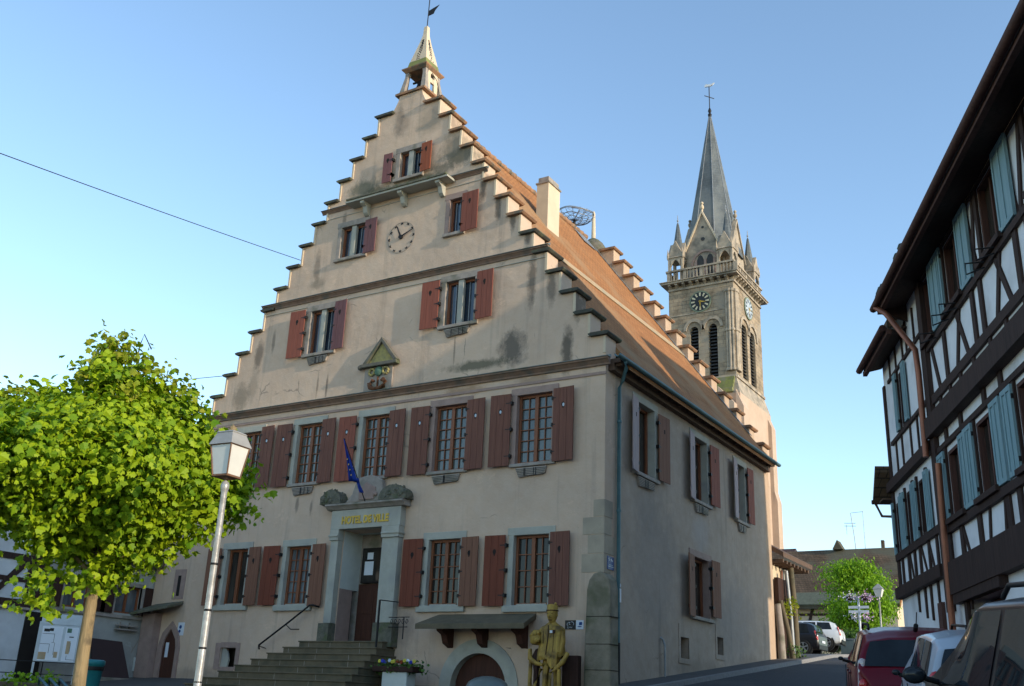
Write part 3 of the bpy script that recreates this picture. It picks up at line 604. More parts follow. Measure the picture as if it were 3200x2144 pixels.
# carved coat-of-arms panel under a small stone gable
NC = B('carved_panel', 'stone', HALL, (-8.32, -7.24, 10.66, 11.5, .002, .05))
mb = MB(); F = W_
mb.ext(F, [(-8.45, 11.42), (-7.0, 11.42), (-7.02, 11.54), (-8.42, 11.54)], .002, .2)
mb.ext(F, [(-8.36, 11.54), (-8.2, 11.54), (-7.68, 12.2), (-7.68, 12.36)], .002, .18).ext(F, [(-7.0, 11.54), (-7.16, 11.54), (-7.68, 12.2), (-7.68, 12.36)], .002, .18)
mb.ball((-8.46, -.12, 11.46), .09); mb.build('small_gable', 'darkstone', NC, bevel=.02)
MB().ext(F, [(-8.18, 11.545), (-7.18, 11.545), (-7.68, 12.19)], .002, .09).build('gilded_relief', 'yellow', NC)
mb = MB()
for cx in (-8.02, -7.48):
    for i in range(10):
        t = 2*PI*i/10; mb.ball((cx+.10*math.cos(t), -.08, 11.27+.10*math.sin(t)), .045, 5)
mb.build('gilded_scroll', 'yellow', NC)
MB().ball((-7.75, -.08, 11.27), .15, 8, (1, .5, 1.1)).build('green_shield', 'greenrel', NC)
mb = MB(); mb.tube((-7.77, -.07, 11.1), (-7.77, -.07, 10.72), .03)
for s in (-1, 1):
    mb.path([(-7.77, -.07, 10.74), (-7.77+s*.12, -.08, 10.72), (-7.77+s*.27, -.09, 10.78), (-7.77+s*.3, -.09, 10.9), (-7.77+s*.22, -.08, 11.0), (-7.77+s*.12, -.07, 10.97)], [.05, .06, .07, .075, .06, .03])
mb.build('brown_crest', 'brownrel', NC)

# bell turret on the gable top
BT = (-7.5, .57)
mb = MB(); F = Fr((0, -.003, 0), (1, 0, 0), (0, -1, 0))
pts = [(-8.3, 20.6), (-8.23, 20.68), (-8.12, 20.85), (-8.02, 21.05), (-7.97, 21.25), (-7.03, 21.25), (-6.98, 21.05), (-6.88, 20.85), (-6.77, 20.68), (-6.7, 20.6)]
mb.ext(F, pts, -1.1, 0); mb.build('turret_base', 'facade', HALL)
TU = B('bell_turret', 'coping', HALL, (-8.12, -6.88, 21.25, 21.33, -1.2, .08), (-8.08, -6.92, 21.33, 21.37, -1.16, .04))
mb = MB()
for sx in (-1, 1):
    for sy in (-1, 1):
        b0 = Vector((BT[0]+sx*.46, BT[1]+sy*.44, 21.37)); t0 = Vector((BT[0]+sx*.36, BT[1]+sy*.34, 22.26))
        q = .10; mb.loft([[b0+Vector(v) for v in ((-q, -q, 0), (q, -q, 0), (q, q, 0), (-q, q, 0))], [b0.lerp(t0, .8)+Vector(v) for v in ((-.06, -.06, 0), (.06, -.06, 0), (.06, .06, 0), (-.06, .06, 0))], [t0+Vector(v) for v in ((-.08, -.08, 0), (.08, -.08, 0), (.08, .08, 0), (-.08, .08, 0))]], False)
mb.build('post', 'stone', TU)
mb = MB()   # pierced side panel
Sx = Fr((BT[0]+.42, BT[1], 0), (0, 1, 0), (1, 0, 0))
for (u0, u1, z0, z1) in [(-.3, .3, 21.37, 21.5), (-.3, -.12, 21.5, 22.3), (.1, .3, 21.5, 22.3), (-.12, .1, 21.82, 22.0), (-.12, .1, 22.16, 22.3)]: mb.box(Sx, u0, u1, z0, z1, -.05, .02)
mb.build('side_panel', 'cream', TU)
mb = MB(); sq = lambda w, z: [Vector((BT[0]+a*w, BT[1]+b*w, z)) for a, b in ((-1, -1), (1, -1), (1, 1), (-1, 1))]
mb.loft([sq(.44, 22.24), sq(.53, 22.34), (sq(.54, 22.38)), sq(.40, 22.50)], False); mb.build('turret_eave', 'coping', TU)
mb = MB(); mb.loft([sq(.39, 22.50), sq(.32, 22.85), sq(.23, 23.25), sq(.15, 23.6), sq(.085, 23.95), sq(.07, 24.3)], False); sp_ = mb.build('turret_spire', 'cream', TU)
mb = MB(); rnd = random.Random(3)
for side in (0, 1):
    for k in range(11):
        z = 22.74+k*.09; w = .385-(z-22.5)*.215-.1; q = (rnd.random()-.5)*w*1.2
        for s2 in (-1, 1):
            u = s2*w*.4*rnd.random()
            if side == 0: mb.box(W_, BT[0]+u-.03, BT[0]+u+.02, z, z+.06, -(BT[1]-w-.105+.02), -(BT[1]-w-.105))
            else: mb.box(S_, BT[1]+u-.03, BT[1]+u+.02, z, z+.06, BT[0]+w+.085, BT[0]+w+.105)
mb.build('tracery', 'iron', sp_)
mb = MB(); mb.loft([sq(.395, 22.505), sq(.355, 22.72)], False); mb.build('moss_patch', 'mossgreen', sp_)
MB().lathe((BT[0], BT[1], 21.62), [(.3, 0), (.27, .05), (.2, .16), (.17, .3), (.1, .4), (.02, .42)], 14).tube((BT[0]-.4, BT[1], 22.08), (BT[0]+.4, BT[1], 22.08), .04).build('bell', 'iron', TU)
mb = MB(); mb.tube((BT[0], BT[1], 24.2), (BT[0]+.03, BT[1], 26.0), .018).ball((BT[0], BT[1], 24.26), .07); vr = mb.build('vane_rod', 'iron', TU)
F = Fr((BT[0]+.03, BT[1], 0), (1, 0, 0), (0, -1, 0))
MB().ext(F, [(0, 24.78), (.22, 24.8), (.27, 24.92), (.45, 25.1), (.2, 25.05), (0, 25.0)], -.006, .006).build('vane_flag', 'iron', vr)
mb = MB(); mb.path([(-7.05, .5, 22.2), (-6.9, .6, 21.9), (-6.8, .7, 21.3), (-6.7, .7, 20.8)], .012, 5); mb.build('lightning_wire', 'iron', TU)

# chimney
CH = B('chimney', 'cream', HALL, (-5.36, -4.88, 17.4, 19.62, -5.85, -5.0))
B('chimney_cap', 'stone', CH, (-5.4, -4.84, 19.62, 19.68, -5.89, -4.96), (-5.33, -4.91, 19.68, 19.9, -5.8, -5.04))
# rear gable turret: dome and needle
mb = MB(); mb.lathe((-7.5, RY+.62, 20.5), [(.55, 0), (.55, .35), (.62, .42), (.6, .6), (.45, .85), (.25, 1.05), (.09, 1.15)], 14); fn_ = mb.build('rear_dome', 'darkstone', HALL); MB().lathe((-7.5, RY+.62, 21.6), [(.10, 0), (.09, .6), (.07, 1.3), (.02, 1.42)], 10).build('needle', 'cream', fn_)

# corner: quoins, worn buttress, street sign
mb = MB()
for i, (z0, z1, w1, w2) in enumerate([(4.95, 5.42, .62, .35), (5.42, 5.9, .45, .6), (5.9, 6.35, .6, .4), (6.35, 6.8, .3, .45)]):
    mb.box(W_, -w1, .012, z0+.01, z1-.006, -.3, .012); mb.box(W_, -.2, .013, z0+.01, z1-.006, -w2-.011, .011)
mb.build('corner_stone', 'quoin', HALL)
mb = MB()
pr = [(-.42, 1.6), (.34, 1.6), (.32, 2.6), (.30, 4.5), (.26, 4.75), (.14, 4.9), (-.0, 4.95), (-.18, 4.9), (-.3, 4.75), (-.36, 4.5), (-.40, 3.2)]
mb.ext(W_, pr, -.25, .22); bt = mb.build('buttress', 'butt', HALL, bevel=.05)
mb = MB()
for z in (2.6, 3.2, 3.85): mb.box(W_, -.355, .335, z, z+.015, -.24, .225)
mb.build('stone_joint', 'dark', bt)
SG = B('street_sign', 'signblue', HALL, (.0125, .03, 5.05, 5.38, -.52, -.16))
B('sign_border', 'signwhite', SG, (.0305, .033, 5.30, 5.325, -.30, -.2), (.0305, .033, 5.26, 5.34, -.27, -.23), (.0305, .033, 5.26, 5.33, -.38, -.34), (.0305, .033, 5.26, 5.30, -.46, -.41), (.0305, .033, 5.12, 5.135, -.5, -.2), (.0305, .033, 5.16, 5.175, -.46, -.24))
PB = B('plaque', 'signblack', HALL, (-1.05, -.745, 3.57, 3.79, .002, .02)); PB['label'] = 'black plaque with white scrolled lettering'
mb = MB()
for pts in ([(-.98, 3.73), (-.99, 3.68), (-.96, 3.66)], [(-.93, 3.75), (-.93, 3.69), (-.90, 3.69)], [(-.95, 3.735), (-.9, 3.735)], [(-.88, 3.75), (-.83, 3.75), (-.8, 3.71), (-.81, 3.67)], [(-.96, 3.64), (-.97, 3.6), (-.94, 3.6)], [(-.92, 3.63), (-.9, 3.61), (-.88, 3.63), (-.86, 3.61), (-.84, 3.63)]):
    mb.path([(x, -.023, z) for x, z in pts], .006, 5)
mb.build('lettering', 'signwhite', PB)
PW = B('plaque', 'signwhite', HALL, (-.74, -.53, 3.57, 3.79, .002, .02)); PW['label'] = 'white plaque with a dark blue emblem'
MB().ext(W_, [(-.655, 3.67), (-.57, 3.67), (-.565, 3.73), (-.58, 3.75), (-.65, 3.74)], .02, .024).disc(W_, -.635, 3.635, .014, .02, .024, 12, ru=.06).build('emblem', 'signblue', PW)

# cellar arch with its stone canopy
def arch(fr, cu, cz, r, R, d0, d1, z0, n=18):
    a = [(cu+R*math.cos(PI*i/n), cz+R*math.sin(PI*i/n)) for i in range(n+1)]; b = [(cu+r*math.cos(PI*i/n), cz+r*math.sin(PI*i/n)) for i in range(n, -1, -1)]
    mb = MB(); A = [(cu+R, z0)]+a+[(cu-R, z0)]; Bq = [(cu-r, z0)]+b+[(cu+r, z0)]
    m = len(A); v = [fr.p(u, z, d) for d in (d0, d1) for u, z in A+Bq[::-1]]
    f = []
    for i in range(m-1):
        for k in (0, 2*m): f.append((k+i, k+i+1, k+m+i+1, k+m+i))
        f.append((i, i+1, 2*m+i+1, 2*m+i)); f.append((m+i, m+i+1, 3*m+i+1, 3*m+i))
    f += [(0, m, 3*m, 2*m), (m-1, 2*m-1, 4*m-1, 3*m-1)]
    return mb.add(v, f)
mb = MB(); n_ = 20; q_ = []
for i in range(n_+1):
    t = PI*i/n_; cx, cz_ = math.cos(t), math.sin(t); k = min(.975/max(abs(cx), 1e-6), 1.01/max(cz_, 1e-6)); q_.append(((-3.585+.9*cx, 2.12+.9*cz_), (-3.585+k*cx, 2.12+k*cz_)))
for (i0, o0), (i1, o1) in zip(q_, q_[1:]): mb.ext(W_, [i0, o0, o1, i1], -.3, .004)
mb.build('arch_spandrel', 'facade', HALL)
CA = arch(W_, -3.58, 2.12, .86, 1.22, -.3, .03, 1.2).build('cellar_arch', 'palestone', HALL)
mb = MB(); mb.ext(W_, [(-4.46, 1.2)]+[(-3.58-.88*math.cos(PI*i/20), 2.12+.88*math.sin(PI*i/20)) for i in range(21)]+[(-2.7, 1.2)], -.28, -.22); mb.build('cellar_door', 'door', CA)
mb = MB()
mb.add([(-4.95, 0, 3.97), (-1.9, 0, 3.97), (-1.75, -.85, 3.66), (-5.1, -.85, 3.66), (-4.95, 0, 3.84), (-1.9, 0, 3.84), (-1.75, -.85, 3.52), (-5.1, -.85, 3.52)],
       [(0, 1, 2, 3), (4, 7, 6, 5), (3, 2, 6, 7), (0, 3, 7, 4), (1, 5, 6, 2)])
cn = mb.build('stone_canopy', 'greystone', HALL, bevel=.012)
for u in (-4.6, -3.5, -2.3):
    mb = MB(); mb.ext(Fr((u, 0, 0), (0, -1, 0), (1, 0, 0)), [(0, 3.82), (.6, 3.6), (.55, 3.5), (.35, 3.42), (.25, 3.2), (0, 3.1)], 0, .18); mb.build('canopy_bracket', 'door', cn)

# main portal
a, b, c, d = DOOR
mb = MB()
mb.box(W_, a-.3, a-.02, 3.75, 6.1, .002, .22).box(W_, a-.33, a-.001, 6.1, 6.42, .002, .27).box(W_, b+.02, b+.6, 3.75, 6.1, .002, .22).box(W_, b-.0+.001, b+.63, 6.1, 6.42, .002, .27)
mb.box(W_, a-.36, a-.003, 6.2, 6.26, .002, .30).box(W_, b+.003, b+.66, 6.2, 6.26, .002, .30)
mb.box(W_, a-.34, b+.64, 6.42, 6.98, .002, .25)
PO = mb.build('portal', 'palestone', HALL, bevel=.015)
B('portal_base', 'mossstone', PO, (a-.4, a-.0005, 3.1, 3.74, .002, .3), (b+.0005, b+.68, 3.1, 3.74, .002, .3))
mb = MB(); mb.ext(Fr((0, 0, 0), (0, -1, 0), (1, 0, 0)), [(0.003, 6.99), (.28, 6.99), (.36, 7.06), (.42, 7.1), (.42, 7.15), (0.003, 7.2)], a-.5, b+.8); mb.build('portal_cornice', 'stone', PO)
text_mesh('HOTEL DE VILLE', .30, W_, -7.62, 6.57, .262, 'gilt_lettering', 'gold', PO, sx=.80)
mb = MB(); mb.ext(W_, [(-8.5, 7.2), (-6.95, 7.2), (-7.1, 7.5), (-7.15, 7.8), (-7.35, 7.93), (-7.6, 7.99), (-7.95, 7.95), (-8.15, 7.75), (-8.25, 7.45)], .003, .2); ct = mb.build('portal_crest', 'stone', PO, bevel=.03)
mb = MB(); mb.ext(W_, [(-7.95, 7.25), (-7.4, 7.25), (-7.35, 7.6), (-7.7, 7.78), (-7.98, 7.55)], .2, .24).ball((-7.35, -.22, 7.4), .07); mb.build('crest_relief', 'pinkstone', ct, bevel=.02)
for s, cu, w in ((-1, -8.92, .4), (1, -6.6, .5)):
    mb = MB(); p = []
    rnd = random.Random(s+5)
    for i in range(13):
        t = PI*i/12; p.append((cu+w*math.cos(t), 7.17+.42*math.sin(t)**.8*(1+.12*(rnd.random()-.5))))
    mb.ext(W_, p, .003, .38)
    for i in range(5): mb.ball((cu+s*w*.85, -.2-.03*i, 7.28+.02*i), .14-.012*i, 6)
    for i in range(70): t = PI*rnd.random(); q = rnd.random()**.5; mb.ball((cu+w*.95*q*math.cos(t), -.39+.37*rnd.random()*(1 if q > .85 else .15), 7.19+.43*q*math.sin(t)**.8), .02+.035*rnd.random(), 4, (1, .7, .8+.5*rnd.random()))
    mb.build('volute', 'mossstone', PO)
# porch room
PR = B('porch', 'porchwhite', HALL, (a-.2, a-.001, 4.75, 6.6, -.86, -.601), (b+.001, b+.2, 4.75, 6.6, -.86, -.601), (a-.2, b+.2, 6.421, 6.6, -.86, -.601), (a-.1, a+.003, 4.75, 6.41, -.6, -.02))
B('porch_dado', 'pinkstone', PR, (a-.1, a+.005, 3.2, 4.75, -.6, -.02))
B('porch_back', 'stone', PR, (a-.2, b+.2, 3.2, 6.6, -1.0, -.86))
B('porch_floor', 'greystone', PR, (a-.01, b+.01, 3.0, 3.215, -.9, .1))
dr_ = B('entrance_door', 'door', PR, (-8.5, -6.98, 3.22, 4.95, -.855, -.8), (-8.4, -7.9, 3.4, 4.0, -.8, -.785), (-7.6, -7.1, 3.4, 4.0, -.8, -.785), (-8.4, -7.9, 4.1, 4.75, -.8, -.785))
NB = B('notice_board', 'dark', PR, (-8.4, -7.0, 4.97, 6.0, -.8, -.72), bevel=.01)
B('notice_paper', 'signwhite', NB, (-8.28, -7.95, 5.2, 5.6, -.7185, -.715), (-8.2, -7.98, 5.66, 5.86, -.7185, -.715)); B('board_pane', 'panedark', NB, (-8.34, -7.06, 5.03, 5.94, -.72, -.7187))

# pyramid of stone steps
mb = MB(); mb2 = MB()
for i in range(8):
    z1 = 3.2-.183*i; z0 = z1-.183; e = .3*i
    mb.box(W_, -9.42-e, -6.42+e*.2, 1.6, z1, .003, .5+e)
    mb2.box(W_, -9.45-e, -6.40+e*.2, z1+.001, z1+.035, .004, .53+e)
SP = thing('stone_steps', (-8, -1, 2.0), 'flight of worn grey stone steps leading up to the town hall entrance', 'steps')
mb.build('riser', 'greystone', SP); mb2.build('tread', 'greystone', SP, bevel=.008)
mb = MB(); rnd = random.Random(4)
for i in range(8):
    z1 = 3.2-.183*i; u = -9.3-.3*i+rnd.random()
    while u < -6.6: mb.box(W_, u, u+.012, z1-.183, z1-.004, .5+.3*i, .5035+.3*i); u += .7+rnd.random()*.9
mb.build('mortar_joint', 'stone', SP)
HR = thing('handrail', (-10.2, -.35, 3.5), 'black sloping iron handrail fixed to the wall beside the entrance steps', 'handrail')
MB().path([(-11.25, -.22, 3.02), (-11.2, -.3, 3.12), (-10.2, -.3, 3.72), (-9.35, -.3, 4.25), (-9.25, -.28, 4.25), (-9.22, -.05, 4.22)], .028).build('rail', 'iron', HR)
MB().path([(-10.2, -.3, 3.7), (-10.1, -.2, 3.58), (-9.95, .01, 3.6)], .014).path([(-11.2, -.3, 3.1), (-11.2, .01, 3.05)], .014).build('bracket', 'iron', HR)
GR = thing('iron_railing', (-6.3, -.7, 3.2), 'thin iron railing with scrollwork beside the entrance pilaster', 'railing')
MB().path([(-6.42, -.75, 1.9), (-6.42, -.75, 4.3)], .03).path([(-6.42, -.75, 4.3), (-6.2, -.05, 4.3), (-5.85, -.02, 4.25)], .014).build('post', 'iron', GR)
mb = MB()
for i in range(5):
    cx = -6.3+.13*i; mb.path([(cx+.05*math.cos(t)*(1-t/9), -.32, 3.75+.09*math.sin(t)*(1-t/9)) for t in [k*.7 for k in range(10)]], .009, 5)
mb.path([(-6.4, -.32, 3.88), (-5.7, -.32, 3.88)], .012).path([(-6.4, -.32, 3.62), (-5.75, -.32, 3.62)], .012).path([(-5.88, -.32, 3.3), (-5.88, -.32, 3.88)], .016)
mb.build('scrollwork', 'iron', GR)
# ------------------------------------------------------------------ church tower
TX0, TX1, TY0, TY1 = -24.77, -18.2, 63.1, 71.0
TCX, TCY = (TX0+TX1)/2, (TY0+TY1)/2
TW = thing('church_tower', (TCX, TCY, 5.5), 'tall sandstone church tower with clocks, balustrade, pinnacles and a grey slate spire', 'church tower')
TF = Fr((0, TY0, 0), (1, 0, 0), (0, -1, 0)); TR = Fr((TX1, 0, 0), (0, 1, 0), (1, 0, 0))
FL = [(-22.62, -21.78, 31.6, 36.9), (-20.77, -19.9, 31.6, 36.9)]; RL = [(65.0, 66.6, 31.8, 37.3), (67.3, 68.9, 31.8, 37.3)]
walls(TF, [TX0, TX1]+[v for h in FL for v in h[:2]], [30.6, 41.4, 31.6, 36.9], lambda u, z: not any(a < u < b and c < z < d for a, b, c, d in FL), -.7, 0).build('shaft', 'towerstone', TW)
walls(TR, [TY0+.7, TY1]+[v for h in RL for v in h[:2]], [30.6, 41.4, 31.8, 37.3], lambda u, z: not any(a < u < b and c < z < d for a, b, c, d in RL), -.7, 0).build('side_shaft', 'towerstone', TW)
B('rear_shaft', 'towerstone', TW, (TX0, TX1-.7, 30.6, 41.4, -TY1, -TY1+.7), (TX0, TX0+.7, 30.6, 41.4, -TY1+.7, -TY0-.7)); B('belfry_dark', 'dark', TW, (TX0+.9, TX1-.9, 30.6, 40, -TY1+.9, -TY0-.95))
def lancet(fr, a, b, zs_, d, hood=True):
    mb = MB(); c = (a+b)/2; r = (b-a)/2; n = 10
    # pointed spandrel filling the square head of the opening
    zt = d; arcp = [(c+r*math.cos(PI*i/n), zs_+r*1.0*math.sin(PI*i/n)*(1.18)) for i in range(n+1)]
    for i in range(n):
        u0, z0 = arcp[i]; u1, z1 = arcp[i+1]; mb.ext(fr, [(u0, z0), (u0, zt+.01), (u1, zt+.01), (u1, z1)], -.6, .002)
    mb.build('arch_head', 'towerstone', TW)
    if hood:
        mb = MB(); R0, R1 = r+.35, r+.62
        for i in range(n):
            t0, t1 = PI*i/n, PI*(i+1)/n; mb.ext(fr, [(c+R*math.cos(t), zs_+.1+R*1.12*math.sin(t)) for R, t in ((R0, t0), (R1, t0), (R1, t1), (R0, t1))], .002, .14)
        mb.build('hood_mould', 'towertrim', TW)
    mb = MB(); z = 31.8
    while z < d-.1: mb.add([fr.p(a, z, -.15), fr.p(b, z, -.15), fr.p(b, z+.2, -.42), fr.p(a, z+.2, -.42), fr.p(a, z+.06, -.15), fr.p(b, z+.06, -.15), fr.p(b, z+.26, -.42), fr.p(a, z+.26, -.42)], [(0, 1, 2, 3), (4, 7, 6, 5), (0, 4, 5, 1), (2, 6, 7, 3)]); z += .33
    mb.build('louvre', 'louvre', TW)
    B('louvre_back', 'dark', TW, (a, b, 31.6, d, -.62, -.5), fr=fr)
for a, b, c, d in FL: lancet(TF, a, b, 36.4, d)
for a, b, c, d in RL: lancet(TR, a, b, 36.5, d)
for fr, u in ((TF, TX1-.42), (TR, TY0+.5), (TF, TX0+.4), (TR, TY1-.5)):
    for q, r in ((-.28, .12), (0, .17), (.28, .12)):
        if abs(u-TX0-.4) < .1 or abs(u-TY1+.5) < .1: continue
        mb = MB(); p0 = fr.p(u+q, 32, .1); mb.tube(p0, fr.p(u+q, 40.2, .1), r, n=8)
        for z in (32.1, 36.0, 40.0): mb.lathe(fr.p(u+q, z, .1), [(r+.07, -.12), (r+.1, 0), (r+.07, .12)], 8)
        mb.build('corner_shaft', 'towertrim', TW)
mb = MB()
for fr, a, b in ((TF, TX0-.05, TX1+.05), (TR, TY0-.05, TY1+.05)):
    for z, e, h in ((40.9, .12, .2), (38.2, .05, .12) if fr is TF else (41.0, .1, .12), (31.3, .14, .25)): mb.box(fr, a, b, z, z+h, .003, e)
mb.build('string_band', 'towertrim', TW)
mb = MB()
for fr, a, b in ((TF, TX0, TX1), (TR, TY0, TY1)):
    u = a+.1
    while u < b: mb.ext(Fr(fr.p(u, 0, 0), fr.n, fr.u), [(0.003, 41.05), (.25, 41.25), (.5, 41.35), (.5, 41.5), (.003, 41.5)], 0, .26); u += .72
mb.build('corbel', 'towertrim', TW)
CO = B('gallery_cornice', 'towertrim', TW, (TX0-.62, TX1+.62, 41.5, 41.68, -TY1-.62, -TY0+.62), (TX0-.72, TX1+.72, 41.68, 41.78, -TY1-.72, -TY0+.72), bevel=.03)
for fr, a, b, e in ((TF, TX0-.2, TX1+.2, .2), (TR, TY0-.2, TY1+.2, .2), (Fr((TX0, 0, 0), (0, 1, 0), (-1, 0, 0)), TY0, TY1, .2), (Fr((0, TY1, 0), (1, 0, 0), (0, 1, 0)), TX0, TX1, .2)):
    mb = MB(); mb.box(fr, a, b, 41.78, 41.95, .0, e).box(fr, a, b, 42.9, 43.08, -.05, e+.05); u = a+.1; k = 0
    while u < b-.05: mb.box(fr, u, u+(.12 if k % 5 else .4), 41.95, 42.9, .03, e-.03); u += .34; k += 1
    mb.build('balustrade', 'towertrim', TW)
def clock(fr, u, z, r, face, mark, name):
    o = MB().disc(fr, u, z, r, .01, .12, 32).build(name, 'clockgreen', TW); MB().disc(fr, u, z, r*.88, .12, .135, 32).build('dial', face, o)
    mb = MB(); F = Fr(fr.p(u, z, 0), fr.u, fr.n)
    for i in range(12):
        t = 2*PI*i/12; s, c = math.sin(t), math.cos(t); w = .085*r
        mb.ext(F, [(s*r*.5-c*w*.6, c*r*.5+s*w*.6), (s*r*.82-c*w, c*r*.82+s*w), (s*r*.82+c*w, c*r*.82-s*w), (s*r*.5+c*w*.6, c*r*.5-s*w*.6)], .135, .15)
    mb.build('numeral', mark, o)
    mb = MB(); 
    for t, L, w in ((rad(178), .8, .05), (rad(100), .6, .08)):
        s, c = math.sin(t), math.cos(t); mb.ext(F, [(-c*w*r-s*.1*r, s*w*r-c*.1*r), (s*L*r, c*L*r), (c*w*r-s*.1*r, -s*w*r-c*.1*r)], .16, .175)
    mb.build('clock_hand', 'gold', o)
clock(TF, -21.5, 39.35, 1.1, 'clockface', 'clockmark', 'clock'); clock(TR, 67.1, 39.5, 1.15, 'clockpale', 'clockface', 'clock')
# octagonal upper stage with a gabled dormer on every side and corner aedicules
mb = MB(); mb.box(W_, TX0+1.5, TX1-1.5, 41.8, 45.6, -TY1+1.9, -TY0-1.9); mb.build('upper_stage', 'towertrim', TW)
def gabled(fr, a, b, zb, ze, za, dpt, name, arc=True):
    c = (a+b)/2; mb = MB(); mb.ext(fr, [(a, zb), (b, zb), (b, ze), (c, za), (a, ze)], -dpt, 0); o = mb.build(name, 'towertrim', TW)
    mb = MB(); w = .13
    for s in (-1, 1):
        e = a if s < 0 else b; mb.ext(fr, [(e+s*.12, ze-.12), (c, za+.02), (c, za+.35), (e+s*.25, ze-.02)], -.3, .16)
    mb.ball(fr.p(c, za+.75, -.05), .2, 6, (1, 1, 1.4)).ball(fr.p(c, za+1.2, -.05), .16, 6).tube(fr.p(c, za+.2, -.05), fr.p(c, za+1.3, -.05), .09); mb.build('gable_coping', 'cream' if a < -21 and za > 48 else 'towertrim', o)
    return o
G1 = gabled(Fr((0, TY0+.9, 0), (1, 0, 0), (0, -1, 0)), -23.2, -19.75, 41.8, 45.2, 49.2, 2.8, 'front_gable')
G2 = gabled(Fr((TX1-.8, 0, 0), (0, 1, 0), (1, 0, 0)), 64.9, 68.9, 41.8, 45.2, 49.0, 2.8, 'side_gable')
gabled(Fr((0, TY1-.9, 0), (1, 0, 0), (0, 1, 0)), -23.2, -19.75, 41.8, 45.2, 49.2, 2.8, 'rear_gable'); gabled(Fr((TX0+.8, 0, 0), (0, 1, 0), (-1, 0, 0)), 64.9, 68.9, 41.8, 45.2, 49.0, 2.8, 'west_gable')
F = Fr((0, TY0+.9, 0), (1, 0, 0), (0, -1, 0))
mb = MB()
for u in (-21.75, -20.75): mb.ext(F, [(u-.33, 42.5), (u+.33, 42.5), (u+.33, 44.2), (u+.2, 44.55), (u, 44.7), (u-.2, 44.55), (u-.33, 44.2)], .002, .03)
mb.disc(F, -21.45, 46.4, .22, .002, .03, 6).disc(F, -21.45, 47.7, .14, .002, .03, 8); mb.build('gable_window', 'louvre', G1)
mb = MB()
for i in range(12):
    t0, t1 = PI*i/12, PI*(i+1)/12; mb.ext(F, [(-21.25+R*math.cos(t), 43.6+R*1.1*math.sin(t)) for R, t in ((1.25, t0), (1.45, t0), (1.45, t1), (1.25, t1))], .002, .1)
for u in (-21.25, -22.2, -20.3): mb.box(F, u-.12, u+.12, 42.4, 44.2, .031, .08)
mb.build('arch_moulding', 'pinkstone', G1)
F = Fr((TX1-.8, 0, 0), (0, 1, 0), (1, 0, 0)); mb = MB()
for u in (66.3, 67.5): mb.ext(F, [(u-.35, 42.5), (u+.35, 42.5), (u+.35, 44.2), (u, 44.7), (u-.35, 44.2)], .002, .03)
mb.disc(F, 66.9, 46.4, .3, .002, .03, 6); mb.build('gable_window', 'louvre', G2)
for cx, cy in ((TX0+.75, TY0+.75), (TX1-.75, TY0+.75), (TX0+.75, TY1-.75), (TX1-.75, TY1-.75)):
    mb = MB(); w = .78
    for sx in (-1, 1):
        for sy in (-1, 1): mb.box(W_, cx+sx*(w-.13)-.13, cx+sx*(w-.13)+.13, 41.8, 44.3, -(cy+sy*(w-.13))-.13, -(cy+sy*(w-.13))+.13)
    mb.box(W_, cx-w, cx+w, 44.3, 44.5, -cy-w, -cy+w)
    mb.ext(Fr((0, cy-w-.02, 0), (1, 0, 0), (0, -1, 0)), [(cx-w-.1, 44.5), (cx+w+.1, 44.5), (cx, 46.4)], -2*w-.04, 0)
    mb.ext(Fr((cx+w+.03, 0, 0), (0, 1, 0), (1, 0, 0)), [(cy-w-.1, 44.51), (cy+w+.1, 44.51), (cy, 46.35)], -2*w-.06, 0)
    for fr, u in ((Fr((0, cy-w, 0), (1, 0, 0), (0, -1, 0)), cx), (Fr((cx+w, 0, 0), (0, 1, 0), (1, 0, 0)), cy)):
        for s in (-1, 1):
            mb.ext(fr, [(u+s*(w-.2), 43.4), (u+s*(w-.2), 44.3), (u, 44.3), (u+s*.2, 44.15), (u+s*.42, 43.8)], -.2, 0)
    o = mb.build('corner_pinnacle', 'towertrim', TW)
    MB().lathe((cx, cy, 45.2), [(.62, 0), (.12, 3.3), (.03, 3.5)], 8, False).build('pinnacle_roof', 'slate', o)
    MB().tube((cx, cy, 48.5), (cx, cy, 49.5), .05, .03).ball((cx, cy, 48.9), .1).build('pinnacle_finial', 'zincgrey', o)
    mb = MB(); 
    for sx, sy in ((-1, -1), (1, -1), (1, 1), (-1, 1)): mb.lathe((cx+sx*(w), cy+sy*(w), 44.4), [(.1, 0), (.12, .4), (.02, 1.1)], 6)
    mb.build('crocket', 'towertrim', o)
for i in range(3): pass
sp = MB(); sp.lathe((TCX, TCY, 45.4), [(2.95, 0), (2.72, .9), (.10, 16.9)], 8, False, rot=PI/8); sp = sp.build('spire', 'slate', TW)
mb = MB()
for i in range(8):
    t = 2*PI*i/8+PI/8; mb.tube((TCX+2.72*math.cos(t), TCY+2.72*math.sin(t), 46.3), (TCX+.1*math.cos(t), TCY+.1*math.sin(t), 62.3), .05, .03, 5)
mb.build('ridge_lead', 'zincgrey', sp)
mb = MB(); mb.lathe((TCX, TCY, 62.1), [(.16, 0), (.22, .3), (.1, .5), (.2, .75), (.12, 1.0), (.04, 1.2)], 8).tube((TCX, TCY, 63), (TCX, TCY, 66.0), .05).tube((TCX-.35, TCY-.5, 64.6), (TCX+.35, TCY+.5, 64.6), .045)
mb.build('cross', 'iron', sp)
F = Fr((TCX, TCY, 66.1), (1, 0, 0), (0, -1, 0))
MB().ext(F, [(-.55, .0), (-.45, -.12), (.1, -.2), (.4, -.1), (.62, .12), (.45, .12), (.3, .05), (-.1, .1), (-.3, .22)], -.06, .06).build('weathercock', 'signwhite', sp)
